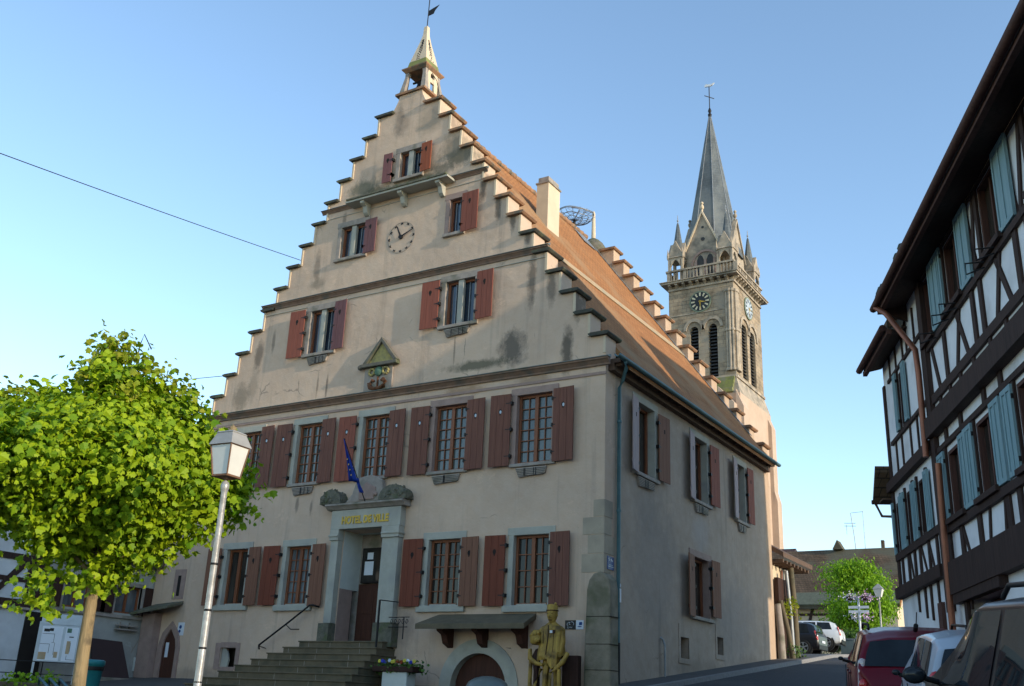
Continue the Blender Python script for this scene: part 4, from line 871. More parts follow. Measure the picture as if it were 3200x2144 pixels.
# broad lower stage with weatherings and buttresses
B('lower_stage', 'towerlow', TW, (TX0-.6, TX1+.55, 5.0, 29.6, -TY1-.1, -TY0+.7))
mb = MB(); A = (TX0-.6, TX1+.55, TY0-.7, TY1+.1); Bx = (TX0, TX1, TY0, TY1)
lo = [Vector((A[0], A[2], 29.6)), Vector((A[1], A[2], 29.6)), Vector((A[1], A[3], 29.6)), Vector((A[0], A[3], 29.6))]; hi = [Vector((Bx[0]-.02, Bx[2]-.02, 31.3)), Vector((Bx[1]+.02, Bx[2]-.02, 31.3)), Vector((Bx[1]+.02, Bx[3]+.02, 31.3)), Vector((Bx[0]-.02, Bx[3]+.02, 31.3))]
mb.loft([lo, hi], False); mb.build('weathering', 'towertrim', TW)
mb = MB()
for i in range(4): mb.box(W_, -22.4, TX1-.1, 29.7+.42*i, 30.1+.42*i, -TY0+.1, -TY0+.95-.22*i)
mb.build('mossy_ledge', 'mossgreen', TW)
mb = MB()
for (x0, x1, y0, y1, zt, s) in ((TX1+.2, TX1+.9, TY0-.9, TY0+.5, 29.4, 1.3), (TX1+.2, TX1+.9, TY1-.9, TY1+.3, 29.4, 1.3), (TX1-1.2, TX1+.3, TY0-1.7, TY0-.6, 29.6, 0)):
    mb.box(W_, x0, x1, 5, zt-1.2, -y1, -y0)
    mb.add([(x0, y0, zt-1.2), (x1, y0, zt-1.2), (x1, y1, zt-1.2), (x0, y1, zt-1.2), (x0, y0, zt+.5), (x0, y1, zt+.5)], [(0, 1, 4), (3, 5, 2), (1, 2, 5, 4), (0, 4, 5, 3), (0, 3, 2, 1)])
    mb.box(W_, x0, x1+.25, 5, 21.0, -y1-.02, -y0+.02)
    mb.add([(x1, y0-.02, 21), (x1+.25, y0-.02, 21), (x1+.25, y1+.02, 21), (x1, y1+.02, 21), (x1, y0-.02, 22), (x1, y1+.02, 22)], [(0, 1, 4), (3, 5, 2), (1, 2, 5, 4), (0, 4, 5, 3)])
mb.build('tower_buttress', 'towerlow', TW)

# stork nest basket on the ridge
NS = thing('stork_nest', (-7.5, 11.8, 21.36), 'empty wire stork nest basket on a short post on the roof ridge', 'nest basket')
mb = MB(); mb.tube((-7.5, 11.8, 21.3), (-7.5, 11.8, 21.75), .06)
mb.build('post', 'iron', NS)
mb = MB()
for r, z in ((.85, 21.98), (.84, 21.94), (.6, 21.84), (.35, 21.78)): mb.path([(-7.5+r*math.cos(t), 11.8+r*math.sin(t), z+.05*math.sin(t*3)) for t in [2*PI*i/24 for i in range(25)]], .017, 5)
for i in range(16):
    t = 2*PI*i/16; mb.path([(-7.5, 11.8, 21.75), (-7.5+.6*math.cos(t), 11.8+.6*math.sin(t), 21.84), (-7.5+.85*math.cos(t), 11.8+.85*math.sin(t), 21.99)], .012, 4)
rnd = random.Random(2)
for i in range(26): a, b = rnd.random()*6.3, rnd.random()*6.3; mb.path([(-7.5+math.cos(a)*.9, 11.8+math.sin(a)*.9, 21.9), (-7.5+math.cos(b)*.7, 11.8+math.sin(b)*.7, 21.86+rnd.random()*.2)], .01, 4)
mb.build('basket', 'zincgrey', NS)

# ------------------------------------------------------------------ half-timbered house on the right
CAMP = Vector((11.63, -23.24, 1.6)); th = rad(-23)
DR = Vector((math.sin(th), math.cos(th), 0)); NN = Vector((math.cos(th), -math.sin(th), 0))
RW = Fr((CAMP.x+NN.x*4.3, CAMP.y+NN.y*4.3, 0), DR, -NN)      # u = distance along the street, d = out into the street
RH = thing('half_timbered_house', tuple(RW.p(13, .9, -4)), 'tall black and white half-timbered house with pale teal shutters and a deep dark eave', 'house')
U0, UM, U1 = 7.6, 16.9, 20.4
wn2 = [(12.6, 13.45, 7.62, 8.72), (14.5, 15.35, 7.62, 8.72), (10.6, 11.4, 7.62, 8.72), (16.2, 16.75, 7.62, 8.72), (8.7, 9.5, 7.62, 8.72)]
wn1 = [(15.5, 16.3, 4.62, 5.66), (13.9, 14.72, 4.62, 5.68), (12.1, 12.9, 4.62, 5.68), (10.3, 11.1, 4.62, 5.68), (8.6, 9.4, 4.62, 5.68)]
wf2 = [(18.62, 19.1, 6.82, 7.86)]; wf1 = [(19.75, 20.25, 4.7, 5.62), (18.75, 19.3, 4.7, 5.64), (17.75, 18.35, 4.7, 5.64)]
g0 = [(14.35, 16.0, .5, 3.4)]
hs = wn2+wn1+wf2+wf1+g0
walls(RW, [U0, U1, 18.0]+[v for h in hs for v in h[:2]], [.2, 8.6, 8.92]+[v for h in hs for v in h[2:]],
      lambda u, z: not any(a < u < b and c < z < d for a, b, c, d in hs) and z < (8.95 if u < 18 else 8.6), -.35, 0).build('wall', 'infill', RH)
NO = RW.p(0, 0, 0)
B('end_wall', 'infill', RH, (U1-.35, U1, .2, 8.6, -7, -.35), (U0, U0+.35, .2, 8.75, -7, -.35), fr=RW)
B('dark_room', 'dark', RH, (U0+.5, U1-.5, .3, 8.6, -6.5, -.8), fr=RW)
# roof: long eave, steep tiles, lower far part
def gabroof(fr, u0, u1, ze, dd, zr, dr2, name, m, root, th_=.22):
    mb = MB(); F2 = Fr(fr.p(u0, 0, 0), fr.n, fr.u)
    mb.ext(F2, [(dd, ze), (dr2, zr), (2*dr2-dd, ze), (2*dr2-dd, ze+th_), (dr2, zr+th_*1.2), (dd, ze+th_)], 0, u1-u0); return mb.build(name, m, root)
RF = gabroof(RW, U0-.3, 18.05, 8.72, .48, 16.6, -5.6, 'roof', 'roofbrown', RH)
gabroof(RW, 18.06, U1+.15, 8.36, .34, 15.6, -5.6, 'roof', 'roofbrown', RH)
mb = MB(); mb.ext(Fr(RW.p(U0-.3, 0, 0), -NN, DR), [(.02, 8.80), (.46, 8.72), (.46, 8.74), (.02, 8.82)], 0, 18.35-U0); mb.build('soffit_board', 'timber', RH)
mb = MB(); mb.ext(Fr(RW.p(18.07, 0, 0), -NN, DR), [(.002, 8.42), (.32, 8.34), (.32, 8.36), (.002, 8.44)], 0, U1-18); mb.build('soffit_board', 'timber', RH)
B('eave_board', 'timberred', RH, (U0-.3, 18.05, 8.66, 8.75, .42, .5), (18.06, U1+.15, 8.29, 8.38, .28, .36), fr=RW)
mb = MB()
for c_ in ((U0-.3, 18.1, 8.78, .56), (18.1, U1+.2, 8.42, .42)): mb.tube(RW.p(c_[0], c_[2], c_[3]), RW.p(c_[1], c_[2], c_[3]), .065, n=8)
mb.build('gutter', 'timberred', RH)
mb = MB(); rnd = random.Random(9)
for i in range(22): u = (15.6 if i % 2 else 17.2)+rnd.random()*.5; mb.ball(RW.p(u, 8.85+rnd.random()*.05, .53), .05+rnd.random()*.04, 4)
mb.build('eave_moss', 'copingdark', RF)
MB().ext(Fr(RW.p(17.94, 0, 0), -NN, DR), [(0, 8), (-12, 8), (-5.6, 16.5)], 0, .05).build('gable_wall', 'infill', RH); MB().ext(Fr(RW.p(18.0, 0, 0), -NN, DR), [(.45, 8.66), (.45, 8.86), (.0, 9.4), (-.2, 9.4), (-.2, 8.4), (.0, 8.5)], -.03, .03).build('gable_board', 'timber', RH)
mb = MB(); mb.path([RW.p(17.9, 8.74, .56), RW.p(17.6, 8.5, .45), RW.p(17.0, 7.6, .16), RW.p(17.02, 7.2, .14), RW.p(16.98, 5.75, .16)], .05).path([RW.p(16.36, 5.5, .14), RW.p(16.45, 4.4, .14), RW.p(16.56, 1.2, .14)], .05)
mb.build('downpipe', 'copper', RH)
# timber frame, 2-3 cm proud
tb = MB(); Tm = lambda a, b, c, d, e=.03: tb.box(RW, a, b, c, d, .002, e)
def brace(u0, z0, u1, z1, w, e=.026):
    tb.ext(RW, [(u0-w/2, z0), (u0+w/2, z0), (u1+w/2, z1), (u1-w/2, z1)], .0015, e)
Tm(U0, UM, 6.02, 6.34, .16); Tm(U0, UM, 6.56, 6.7, .05); Tm(U0, UM, 7.46, 7.56, .06); Tm(U0, UM, 8.72, 8.76, .04)
Tm(U0, UM, 5.74, 5.82, .05); Tm(U0, UM, 4.44, 4.56, .07); Tm(U0, UM-.3, 3.5, 3.98, .14)
for (a, b, c, d) in wn2: Tm(a-.14, a, 7.56, 8.72, .04); Tm(b, b+.12, 7.56, 8.72, .04)
for (a, b, c, d) in wn1: Tm(a-.12, a, 4.56, 5.74, .04); Tm(b, b+.1, 4.56, 5.74, .04)
for u in (8.1, 9.9, 10.25, 11.75, 12.2, 13.75, 14.15, 15.75, 16.8): Tm(u-.07, u+.07, 6.7, 7.46, .035)
for u in (8.0, 9.6, 11.2, 12.15, 12.9, 13.6, 14.4, 15.1, 15.7, 16.3): Tm(u-.05, u+.05, 6.34, 6.56, .034)
for u, s in ((9.0, .35), (10.8, -.4), (12.6, .42), (13.2, -.35), (14.6, .4), (15.2, -.35), (16.25, .3)): brace(u, 6.7, u+s, 7.46, .12)
for u, s in ((12.0, .3), (13.75, .3), (13.95, -.3), (11.9, -.3), (9.85, .3)): brace(u, 7.56, u+s, 8.72, .1)
for u in (8.2, 9.8, 10.1, 11.6, 11.9, 13.4, 14.15, 15.35, 16.2): Tm(u-.07, u+.07, 5.82, 6.02, .035)
for u in (8.2, 9.9, 11.7, 13.2, 13.66, 14.97, 15.9, 16.6): Tm(u-.08, u+.08, 3.98, 4.44, .035)
for u, s in ((15.6, .25), (14.6, -.12), (13.9, -.1), (12.6, .3), (10.8, -.3)): brace(u, 3.98, u+s, 4.44, .07)
Tm(16.72, 17.0, 3.3, 8.75, .08)
# far part
Tm(UM+.1, U1, 5.86, 6.04, .12); Tm(UM+.1, U1-.4, 6.7, 6.77, .05); Tm(UM+.1, U1-.5, 7.92, 7.98, .04)
Tm(U1-.14, U1, 4.0, 8.0, .04); Tm(UM+.1, U1, 4.55, 4.68, .06); Tm(UM+.1, U1, 3.85, 4.05, .12)
for u in (17.45, 17.95, 18.5, 19.2, 19.7): Tm(u-.03, u+.03, 6.04, 6.7, .03)
for u in (17.6, 18.2, 18.55, 19.15, 19.7): Tm(u-.03, u+.03, 7.98, 8.6, .03)
for u in (17.4, 17.95, 18.6, 19.0, 19.5, 20.0): Tm(u-.05, u+.05, 4.05, 4.55, .034)
for u, s in ((18.2, .3), (17.7, .25), (19.2, .2)): brace(u, 4.05, u+s, 4.55, .06)
for (a, b, c, d) in wf1+wf2: Tm(a-.1, a, c-.05, d+.1, .04); Tm(b, b+.08, c-.05, d+.1, .04)
for u in (19.0, 18.5, 18.1, 17.6, 16.9, 16.2, 15.8): tb.ext(RW, [(u-.05, 3.85), (u+.05, 3.85), (u+.03, 3.35+.15*math.sin(u*9)), (u-.03, 3.35+.15*math.sin(u*9))], .002, .03)
Tm(14.1, 16.4, 3.36, 3.52, .12); Tm(15.95, 16.1, 2.0, 3.4, .05)
for q in (.5, 2.4, 4.5, 6.3): tb.box(RW, U1+.002, U1+.03, .6, 8.5, -q-.1, -q+.1); tb.box(RW, U0-.03, U0-.002, .6, 8.5, -q-.1, -q+.1)
for z in (3.6, 6.1, 7.5): tb.box(RW, U0-.035, U0-.0015, z, z+.25, -7, -.1)
tb.build('timber_frame', 'timber', RH)
B('door', 'door', RH, (14.36, 15.99, .6, 3.35, -.3, -.24), fr=RW)
B('post', 'timberred', RH, (17.35, 17.6, 2.6, 3.5, .003, .06), fr=RW)
for (a, b, c, d), k in [(w, 2) for w in wn2]+[(w, 1) for w in wn1]+[(w, 0) for w in wf1+wf2]:
    mb = MB(); t = .05; mb.box(RW, a, a+t, c, d, -.2, -.004).box(RW, b-t, b, c, d, -.2, -.004).box(RW, a+t, b-t, c, c+t, -.2, -.004).box(RW, a+t, b-t, d-t, d, -.2, -.004).box(RW, (a+b)/2-.025, (a+b)/2+.025, c+t, d-t, -.1, -.04)
    w = mb.build('window', 'timberred' if k else 'timber', RH); MB().box(RW, a+.02, b-.02, c+.02, d-.02, -.14, -.09).build('pane', 'panedark', w)
    if k: MB().box(RW, a-.1, b+.1, c-.08, c-.002, -.05, .12).build('sill', 'timber', w)
    sw = .5*(b-a)
    for s in (-1, 1):
        if k == 2 and s > 0 and abs(a-14.5) > .1: continue
        mb = MB(); sw = (.56 if s < 0 else .3) if k == 2 else .5*(b-a)
        if k == 0: u0 = a-.02-sw*.9 if s < 0 else b+.02; u1 = u0+sw*.9
        else: u0, u1 = (a-.04-sw, a-.04) if s < 0 else (b+.04, b+.04+sw)
        dd = .03; u1 = min(u1, U1-.02); mb.box(RW, u0, u1, c-.03, d+.03, dd, dd+.03)
        for e in ((u0, u0+.05), (u1-.05, u1), ((u0+u1)/2-.02, (u0+u1)/2+.02)): mb.box(RW, e[0], e[1], c-.03, d+.03, dd+.0305, dd+.045)
        mb.box(RW, u0+.05, u1-.05, c-.03, c+.04, dd+.0307, dd+.044).box(RW, u0+.05, u1-.05, d-.04, d+.03, dd+.0307, dd+.044)
        sh = mb.build('shutter', 'teal', RH, bevel=.004); ue = u1 if s < 0 else u0
        MB().box(RW, ue-.02, ue+.02, c+.1, c+.16, .0, dd+.04).box(RW, ue-.02, ue+.02, d-.16, d-.1, .0, dd+.04).build('hinge', 'iron', sh)
# flower-box irons below the upper windows
mb = MB()
for u in (12.75, 13.2, 14.65, 15.1, 15.9): mb.path([RW.p(u, 7.5, .1), RW.p(u, 7.48, .34), RW.p(u, 7.32, .34), RW.p(u, 7.42, .1)], .012, 4)
mb.build('box_bracket', 'iron', RH)
# small pent roof on the far end wall
mb = MB(); F = Fr(RW.p(U1, 0, 0), DR, -NN)
mb.ext(F, [(0.01, 6.28), (.43, 5.78), (.46, 5.84), (0.01, 6.4)], -1.2, .3); pn = mb.build('pent_roof', 'roofbrown', RH)
B('pent_soffit', 'soffit', pn, (.02, .38, 5.74, 5.77, -1.1, .2), fr=F)
mb = MB(); mb.tube(F.p(.48, 5.78, .32), F.p(.48, 5.78, -1.2), .045).path([F.p(.48, 5.75, .25), F.p(.46, 5.5, .15), F.p(.05, 5.42, .05)], .025); mb.build('pent_gutter', 'timberred', pn)

# plain houses; the unseen ones by the street are added to throw shade
def plainhouse(name, x0, x1, y0, y1, ze, zr, ax, label, wm='cream', rm='roofbrown'):
    zb = gz((y0+y1)/2)-1.5; h = thing(name, ((x0+x1)/2, (y0+y1)/2, zb+1.5), label, 'house')
    B('wall', wm, h, (x0, x1, zb, ze, -y1, -y0))
    mb = MB()
    if ax == 'x': c = (y0+y1)/2; mb.ext(Fr((x0-.4, 0, 0), (0, 1, 0), (1, 0, 0)), [(y0-.4, ze-.05), (c, zr), (y1+.4, ze-.05), (y1+.4, ze+.2), (c, zr+.3), (y0-.4, ze+.2)], 0, x1-x0+.8); mb.ext(Fr((x0, 0, 0), (0, 1, 0), (1, 0, 0)), [(y0, ze), (y1, ze), (c, zr)], 0.01, x1-x0-.01)
    else: c = (x0+x1)/2; mb.ext(Fr((0, y0-.4, 0), (1, 0, 0), (0, 1, 0)), [(x0-.4, ze-.05), (c, zr), (x1+.4, ze-.05), (x1+.4, ze+.2), (c, zr+.3), (x0-.4, ze+.2)], 0, y1-y0+.8); mb.ext(Fr((0, y0, 0), (1, 0, 0), (0, 1, 0)), [(x0, ze), (x1, ze), (c, zr)], 0.01, y1-y0-.01)
    mb.build('roof', rm, h); mb = MB()
    for z in ([z for z in (zb+3.0, zb+5.8, zb+8.6) if z+1.4 < ze]):
        u = y0+1
        while u < y1-1: mb.box(Fr((x0, 0, 0), (0, 1, 0), (-1, 0, 0)), u, u+.9, z, z+1.3, .0, .05); u += 2.2
    mb.build('window', 'pane', h)
    return h
plainhouse('house', 12.5, 22.0, -3.4, 4.4, 13.6, 19.9, 'x', 'unseen tall gabled house behind the half-timbered one, shaped for its shade')
plainhouse('house', 12, 19.0, 4.42, 10.6, 11, 18.0, 'y', 'unseen lower gabled house further up the street, shaped for its shade')
plainhouse('house', 24, 34, -34, -9, 5.4, 7.4, 'y', 'unseen low long house added beside the square to shade the parked cars')
# ------------------------------------------------------------------ left side of the square
LW = Fr((-16.6, 0, 0), (0, 1, 0), (1, 0, 0))
mb = MB()                                     # things on the low western extension of the town hall
mb.ext(W_, [(-15.68, 1.9), (-15.06, 1.9), (-15.06, 3.0), (-15.12, 3.3), (-15.3, 3.56), (-15.38, 3.62), (-15.46, 3.56), (-15.62, 3.3), (-15.68, 3.0)], .002, .012); sd = mb.build('side_door', 'door', HALL)
mb = MB()
for A in ([(-15.9, 1.9), (-15.69, 1.9), (-15.69, 3.02), (-15.9, 3.05)], [(-15.05, 1.9), (-14.9, 1.9), (-14.9, 3.05), (-15.05, 3.02)], [(-15.69, 3.02), (-15.9, 3.05), (-15.75, 3.5), (-15.38, 3.85), (-15.38, 3.63), (-15.63, 3.3)], [(-15.05, 3.02), (-14.9, 3.05), (-15.02, 3.5), (-15.38, 3.85), (-15.38, 3.63), (-15.12, 3.3)]): mb.ext(W_, A, .003, .06)
mb.build('door_surround', 'pinkstone', sd)
B('notice', 'signwhite', sd, (-15.56, -15.42, 2.75, 3.2, .0125, .016))
mb = MB(); mb.add([(-16.35, .02, 4.42), (-15.05, .02, 4.5), (-14.95, -.75, 4.28), (-16.7, -.75, 4.08), (-16.35, .02, 4.3), (-15.05, .02, 4.38), (-14.95, -.75, 4.18), (-16.7, -.75, 3.98)], [(0, 1, 2, 3), (4, 7, 6, 5), (3, 2, 6, 7), (0, 3, 7, 4), (1, 5, 6, 2), (0, 4, 5, 1)]); mb.build('door_canopy', 'mossstone', HALL, bevel=.02)
B('corner_pier', 'pinkstone', HALL, (-16.54, -15.95, 1.7, 4.1, .003, .3)); B('slit_surround', 'pinkstone', HALL, (-15.62, -15.1, 4.55, 5.5, .002, .02)); B('slit_window', 'dark', HALL, (-15.44, -15.3, 4.65, 5.3, .0205, .024))
WS = B('plaque', 'signwhite', HALL, (-15.12, -14.84, 3.42, 3.82, .002, .015)); WS['label'] = 'small white notice with a blue mark beside the arched side door'
mb = MB(); mb.disc(W_, -15.0, 3.68, .06, .015, .019, 10).disc(W_, -15.02, 3.55, .05, .015, .019, 10); mb.build('emblem', 'signblue', WS)

WG = thing('courtyard_wing', (-17.6, -2, 1.9), 'low grey rendered wing with brown shuttered windows beyond the arched side door', 'house')
wn = [(-1.4, -.42, 4.02, 4.87), (-3.3, -2.35, 4.02, 4.87)]
M['greyrender'] = facade_mat('grey_render', (.36, .36, .33), (.29, .285, .26), [], streak=.6)
walls(LW, [-3.95, .45]+[v for h in wn for v in h[:2]], [1.4, 5.9]+[v for h in wn for v in h[2:]], lambda u, z: not any(a < u < b and c < z < d for a, b, c, d in wn), -.35, 0).build('wall', 'greyrender', WG)
B('string_course', 'stone', WG, (-3.95, -.01, 3.86, 3.95, .003, .08), fr=LW)
B('dark_room', 'dark', WG, (-3.9, -.1, 1.5, 5.5, -4, -.6), fr=LW)
mb = MB(); F2 = Fr((-16.6, -3.95, 0), (1, 0, 0), (0, 1, 0)); mb.ext(F2, [(.4, 5.55), (-2.6, 7.6), (-5.6, 5.55), (-5.6, 5.75), (-2.6, 7.85), (.4, 5.75)], 0, 4.5); mb.build('roof', 'roofbrown', WG)
for a, b, c, d in wn:
    mb = MB(); t = .06; mb.box(LW, a, a+t, c, d, -.2, -.13).box(LW, b-t, b, c, d, -.2, -.13).box(LW, a+t, b-t, c, c+t, -.2, -.13).box(LW, a+t, b-t, d-t, d, -.2, -.13).box(LW, (a+b)/2-.035, (a+b)/2+.035, c+t, d-t, -.2, -.125)
    w = mb.build('window', 'frame', WG); MB().box(LW, a+.02, b-.02, c+.02, d-.02, -.24, -.19).build('pane', 'paneskyl', w)
    B('surround', 'stone', w, (a-.12, a, c-.1, d+.12, -.1, .02), (b, b+.12, c-.1, d+.12, -.1, .02), (a, b, d, d+.12, -.1, .02), fr=LW)
    for s in (-1, 1): u0, u1 = (a-.55, a-.1) if s < 0 else (b+.1, min(b+.55, -.02)); B('shutter', 'barrel', WG, (u0, u1, c-.03, d+.03, .03, .06), fr=LW)
    B('flower_rail', 'stone', w, (a+.1, b-.1, 3.62, 3.66, .05, .2), (a+.1, b-.1, 3.5, 3.54, .05, .2), (a+.3, a+.33, 3.5, 3.75, .0, .05), (b-.33, b-.3, 3.5, 3.75, .0, .05), fr=LW)
BB = thing('leaning_board', (-16.4, -1.5, 1.9), 'dark brown board leaning against the grey wing wall on a stone base', 'board')
mb = MB(); mb.add([LW.p(-2.15, 2.05, .5), LW.p(-.82, 2.05, .5), LW.p(-.95, 3.15, .04), LW.p(-2.12, 3.18, .04), LW.p(-2.15, 2.05, .54), LW.p(-.82, 2.05, .54), LW.p(-.95, 3.15, .09), LW.p(-2.12, 3.18, .09)], [(0, 3, 2, 1), (4, 5, 6, 7), (0, 1, 5, 4), (2, 3, 7, 6), (0, 4, 7, 3), (1, 2, 6, 5)]); mb.build('panel', 'boardbrown', BB)
B('stone_base', 'stone', BB, (-1.95, -.8, 1.6, 2.05, .05, .75), fr=LW, bevel=.02)
UB = thing('meter_box', (-16.5, -.2, 2.3), 'small white meter cover on the wall beside the side door', 'meter box'); B('cover', 'porchwhite', UB, (-.34, -.12, 2.3, 2.72, .003, .05), fr=LW, bevel=.01)

LH = thing('white_timbered_house', (-18, -8, 1.6), 'white half-timbered house with dark beams behind the town map panel', 'house')
walls(LW, [-14, -4.4, -3.95], [.8, 7.2], lambda u, z: True, -.35, .0).build('wall', 'white', LH)
tb = MB()
for a, b, c, d, e in [(-14, -3.96, 3.86, 4.06, .08), (-14, -3.96, 5.16, 5.34, .04), (-14, -4.5, 4.55, 4.68, .035), (-4.62, -4.3, 4.06, 7.1, .045), (-14, -3.96, 6.4, 6.6, .05), (-7.6, -7.4, 4.06, 7.1, .035), (-10.6, -10.4, 4.06, 7.1, .035)]: tb.box(LW, a, b, c, d, .002, e)
tb.ext(LW, [(-5.75, 4.06), (-5.55, 4.06), (-4.62, 5.1), (-4.62, 5.16), (-4.85, 5.16)], .0015, .032)
tb.ext(LW, [(-8.9, 4.06), (-8.7, 4.06), (-7.7, 5.16), (-7.9, 5.16)], .0015, .032)
tb.build('timber_frame', 'timber', LH)
B('ledge', 'stone', LH, (-14, -4.3, 3.78, 3.85, .003, .14), fr=LW)
B('passage_shade', 'dark', LH, (-4.42, -3.7, 1.5, 3.76, .003, .05), fr=LW); B('grey_boarding', 'barrel', LH, (-4.29, -3.96, 4.07, 6.4, .003, .05), fr=LW)  # passage shade put in as a dark sheet on the wall
mb = MB(); mb.ext(Fr((-16.6, -14, 0), (1, 0, 0), (0, 1, 0)), [(.5, 7.1), (-3.4, 9.4), (-7.4, 7.1), (-7.4, 7.3), (-3.4, 9.7), (.5, 7.3)], 0, 10); mb.build('roof', 'roofbrown', LH)
AM = thing('antenna_mast', (-19.2, -.6, 7.8), 'thin bent antenna mast rising above the maple tree', 'antenna')
MB().path([(-19.2, -.4, 7.6), (-19.1, -.3, 11.5), (-19.2, -.2, 13.8), (-19.12, -.15, 14.25), (-18.9, .1, 13.7)], .025, 5).path([(-19.5, -.5, 13.6), (-19.5, -.5, 13.75)], .07, 5).build('mast', 'iron', AM)

# information panel
v = Vector((math.sin(-.952), math.cos(-.952), 0)); c0 = CAMP+v*33.0; IF_ = Fr((c0.x, c0.y, 0), (-v.y*-1, v.x*-1*-1*-1, 0), -v)
IF_ = Fr((c0.x, c0.y, 0), (v.y, -v.x, 0), -v)
IP = thing('information_panel', (c0.x, c0.y, gz(c0.y)), 'framed town map panel on two posts beside the maple trunk', 'information board')
g = gz(c0.y)
B('post', 'silverframe', IP, (-.60, -.54, g-.1, 3.45, -.03, .03), (.5, .55, g-.1, 3.4, -.03, .03), fr=IF_)
B('frame', 'silverframe', IP, (-.54, .5, 2.36, 3.38, -.02, .03), (-.56, .52, 3.38, 3.68, -.02, .04), fr=IF_, bevel=.008)
B('map_sheet', 'signwhite', IP, (-.5, .05, 2.4, 3.33, .0305, .034), (.12, .46, 2.4, 3.33, .0305, .034), fr=IF_); mb = MB()
for a, b, c, d in [(-.5, -.3, 2.42, 2.62), (-.1, .0, 2.48, 2.64), (.2, .3, 2.6, 2.95)]: mb.box(IF_, a, b, c, d, .0342, .036)
mb.build('map_picture', 'strip', IP); mb = MB()
for a, b, c, d in [(-.5, -.24, 2.84, 2.85), (-.25, -.24, 2.6, 2.85), (-.48, -.15, 3.12, 3.13), (-.16, -.15, 2.9, 3.13), (-.12, -.11, 2.56, 2.88), (.3, .31, 2.65, 2.9), (.24, .25, 2.44, 2.56), (.25, .46, 2.44, 2.45), (.24, .36, 3.05, 3.08), (-.2, -.12, 2.88, 2.89), (-.3, -.2, 3.2, 3.28), (-.45, -.3, 3.18, 3.26)]: mb.box(IF_, a, b, c, d, .0342, .037)
mb.build('map_line', 'iron', IP); MB().box(IF_, .16, .28, 3.18, 3.3, .0342, .037).box(IF_, -.45, -.38, 3.48, 3.56, .0405, .043).build('green_mark', 'greenrel', IP)
# railing, planter, rack, bin
v = lambda az, d: Vector((CAMP.x+math.sin(az)*d, CAMP.y+math.cos(az)*d, 0))
RL_ = thing('street_railing', tuple(v(-1.0, 31)+Vector((0, 0, gz(-6.5)))), 'thin black railing in front of the white half-timbered house', 'railing')
mb = MB(); p = [v(a, 31) for a in (-1.06, -.996, -.962, -.935)]
for q in p: mb.tube((q.x, q.y, gz(q.y)-.1), (q.x, q.y, 2.32), .02, n=6)
for z in (2.31, 2.0): mb.path([(q.x, q.y, z) for q in p], .014, 6)
mb.build('rail', 'iron', RL_)
PLN = thing('stone_planter', tuple(v(-.99, 28)+Vector((0, 0, gz(-8)))), 'long low stone planter with small yellow-green plants by the info panel', 'planter')
a0, a1 = v(-1.07, 28), v(-.935, 29.5); dv = (a1-a0); L_ = dv.length; PF = Fr((a0.x, a0.y, 0), dv, (dv.y, -dv.x, 0)); gp = gz(a0.y)-.2
B('trough', 'greystone', PLN, (0, L_, gp, 1.76, -.25, .25), fr=PF, bevel=.02)
def leafball(name, m, parent, blobs, n, size, seed, squash=1., hang=0., shell=.55):
    """foliage made of many separate small leaves spread through overlapping clumps"""
    rnd = random.Random(seed); vs = []; fs = []; off = OFF.get(parent.name, Vector((0, 0, 0))) if parent else Vector((0, 0, 0))
    tot = sum(b[3]**2 for b in blobs)
    for (bx, by, bz, br) in blobs:
        for k in range(int(n*br*br/tot)):
            if k % 22 == 0:
                cd = Vector((rnd.gauss(0, 1), rnd.gauss(0, 1), rnd.gauss(0, 1))).normalized(); rc = br*(shell+(1-shell)*rnd.random())*(1+.22*noise.noise(Vector((bx, by, bz))*3+cd*2.3))
                cp = Vector((bx, by, bz))+Vector((cd.x*rc, cd.y*rc, cd.z*rc*squash))
            dv = (cd+Vector((rnd.gauss(0, .35), rnd.gauss(0, .35), rnd.gauss(0, .35)))).normalized(); cs = size*1.75
            p = cp+Vector((rnd.gauss(0, cs), rnd.gauss(0, cs), rnd.gauss(-.2*cs, cs*.62)))
            nrm = (dv+Vector((rnd.gauss(0, .45), rnd.gauss(0, .45), rnd.gauss(.35, .45)))).normalized()
            t = nrm.cross(Vector((rnd.gauss(0, 1), rnd.gauss(0, 1), -.6-hang))).normalized(); b = nrm.cross(t)
            if b.z > 0: b = -b
            s = size*(.6+.8*rnd.random()); i0 = len(vs)
            if hang < 1:    # five-lobed leaf, folded along its midrib
                out = [(0, -.42), (.26, -.4), (.48, -.2), (.34, -.02), (.44, .22), (.17, .26), (0, .5)]
                dn = -nrm*s*.16
                vs += [p-off+b*(y*s)+t*(x*s)+dn*(abs(x)*2) for x, y in out]+[p-off+b*(y*s)-t*(x*s)+dn*(abs(x)*2) for x, y in out[1:-1]]
                fs += [tuple(i0+q for q in range(7)), tuple(i0+q for q in (0, 6, 11, 10, 9, 8, 7))]
            else:
                vs += [p-off-b*s*.5, p-off+t*s*.26, p-off+b*s*.6, p-off-t*s*.26]; fs += [(i0, i0+1, i0+2, i0+3)]
    me = bpy.data.meshes.new(name); me.from_pydata([tuple(q) for q in vs], [], fs); me.materials.append(M[m])
    o = bpy.data.objects.new(name, me); COL.objects.link(o)
    if parent: o.parent = parent; OFF[o.name] = off
    return o
leafball('plants', 'leaffar', PLN, [(PF.p(u, 1.8, 0).x, PF.p(u, 1.8, 0).y, 1.8, .14) for u in [i*.3 for i in range(1, int(L_/.3))]], 900, .09, 5)
BR = thing('bicycle_rack', tuple(v(-.955, 28)+Vector((0, 0, gz(-7)))), 'pale blue-green tubular bicycle rack beside the planter', 'bicycle rack')
mb = MB(); q0 = v(-.963, 27.5); 
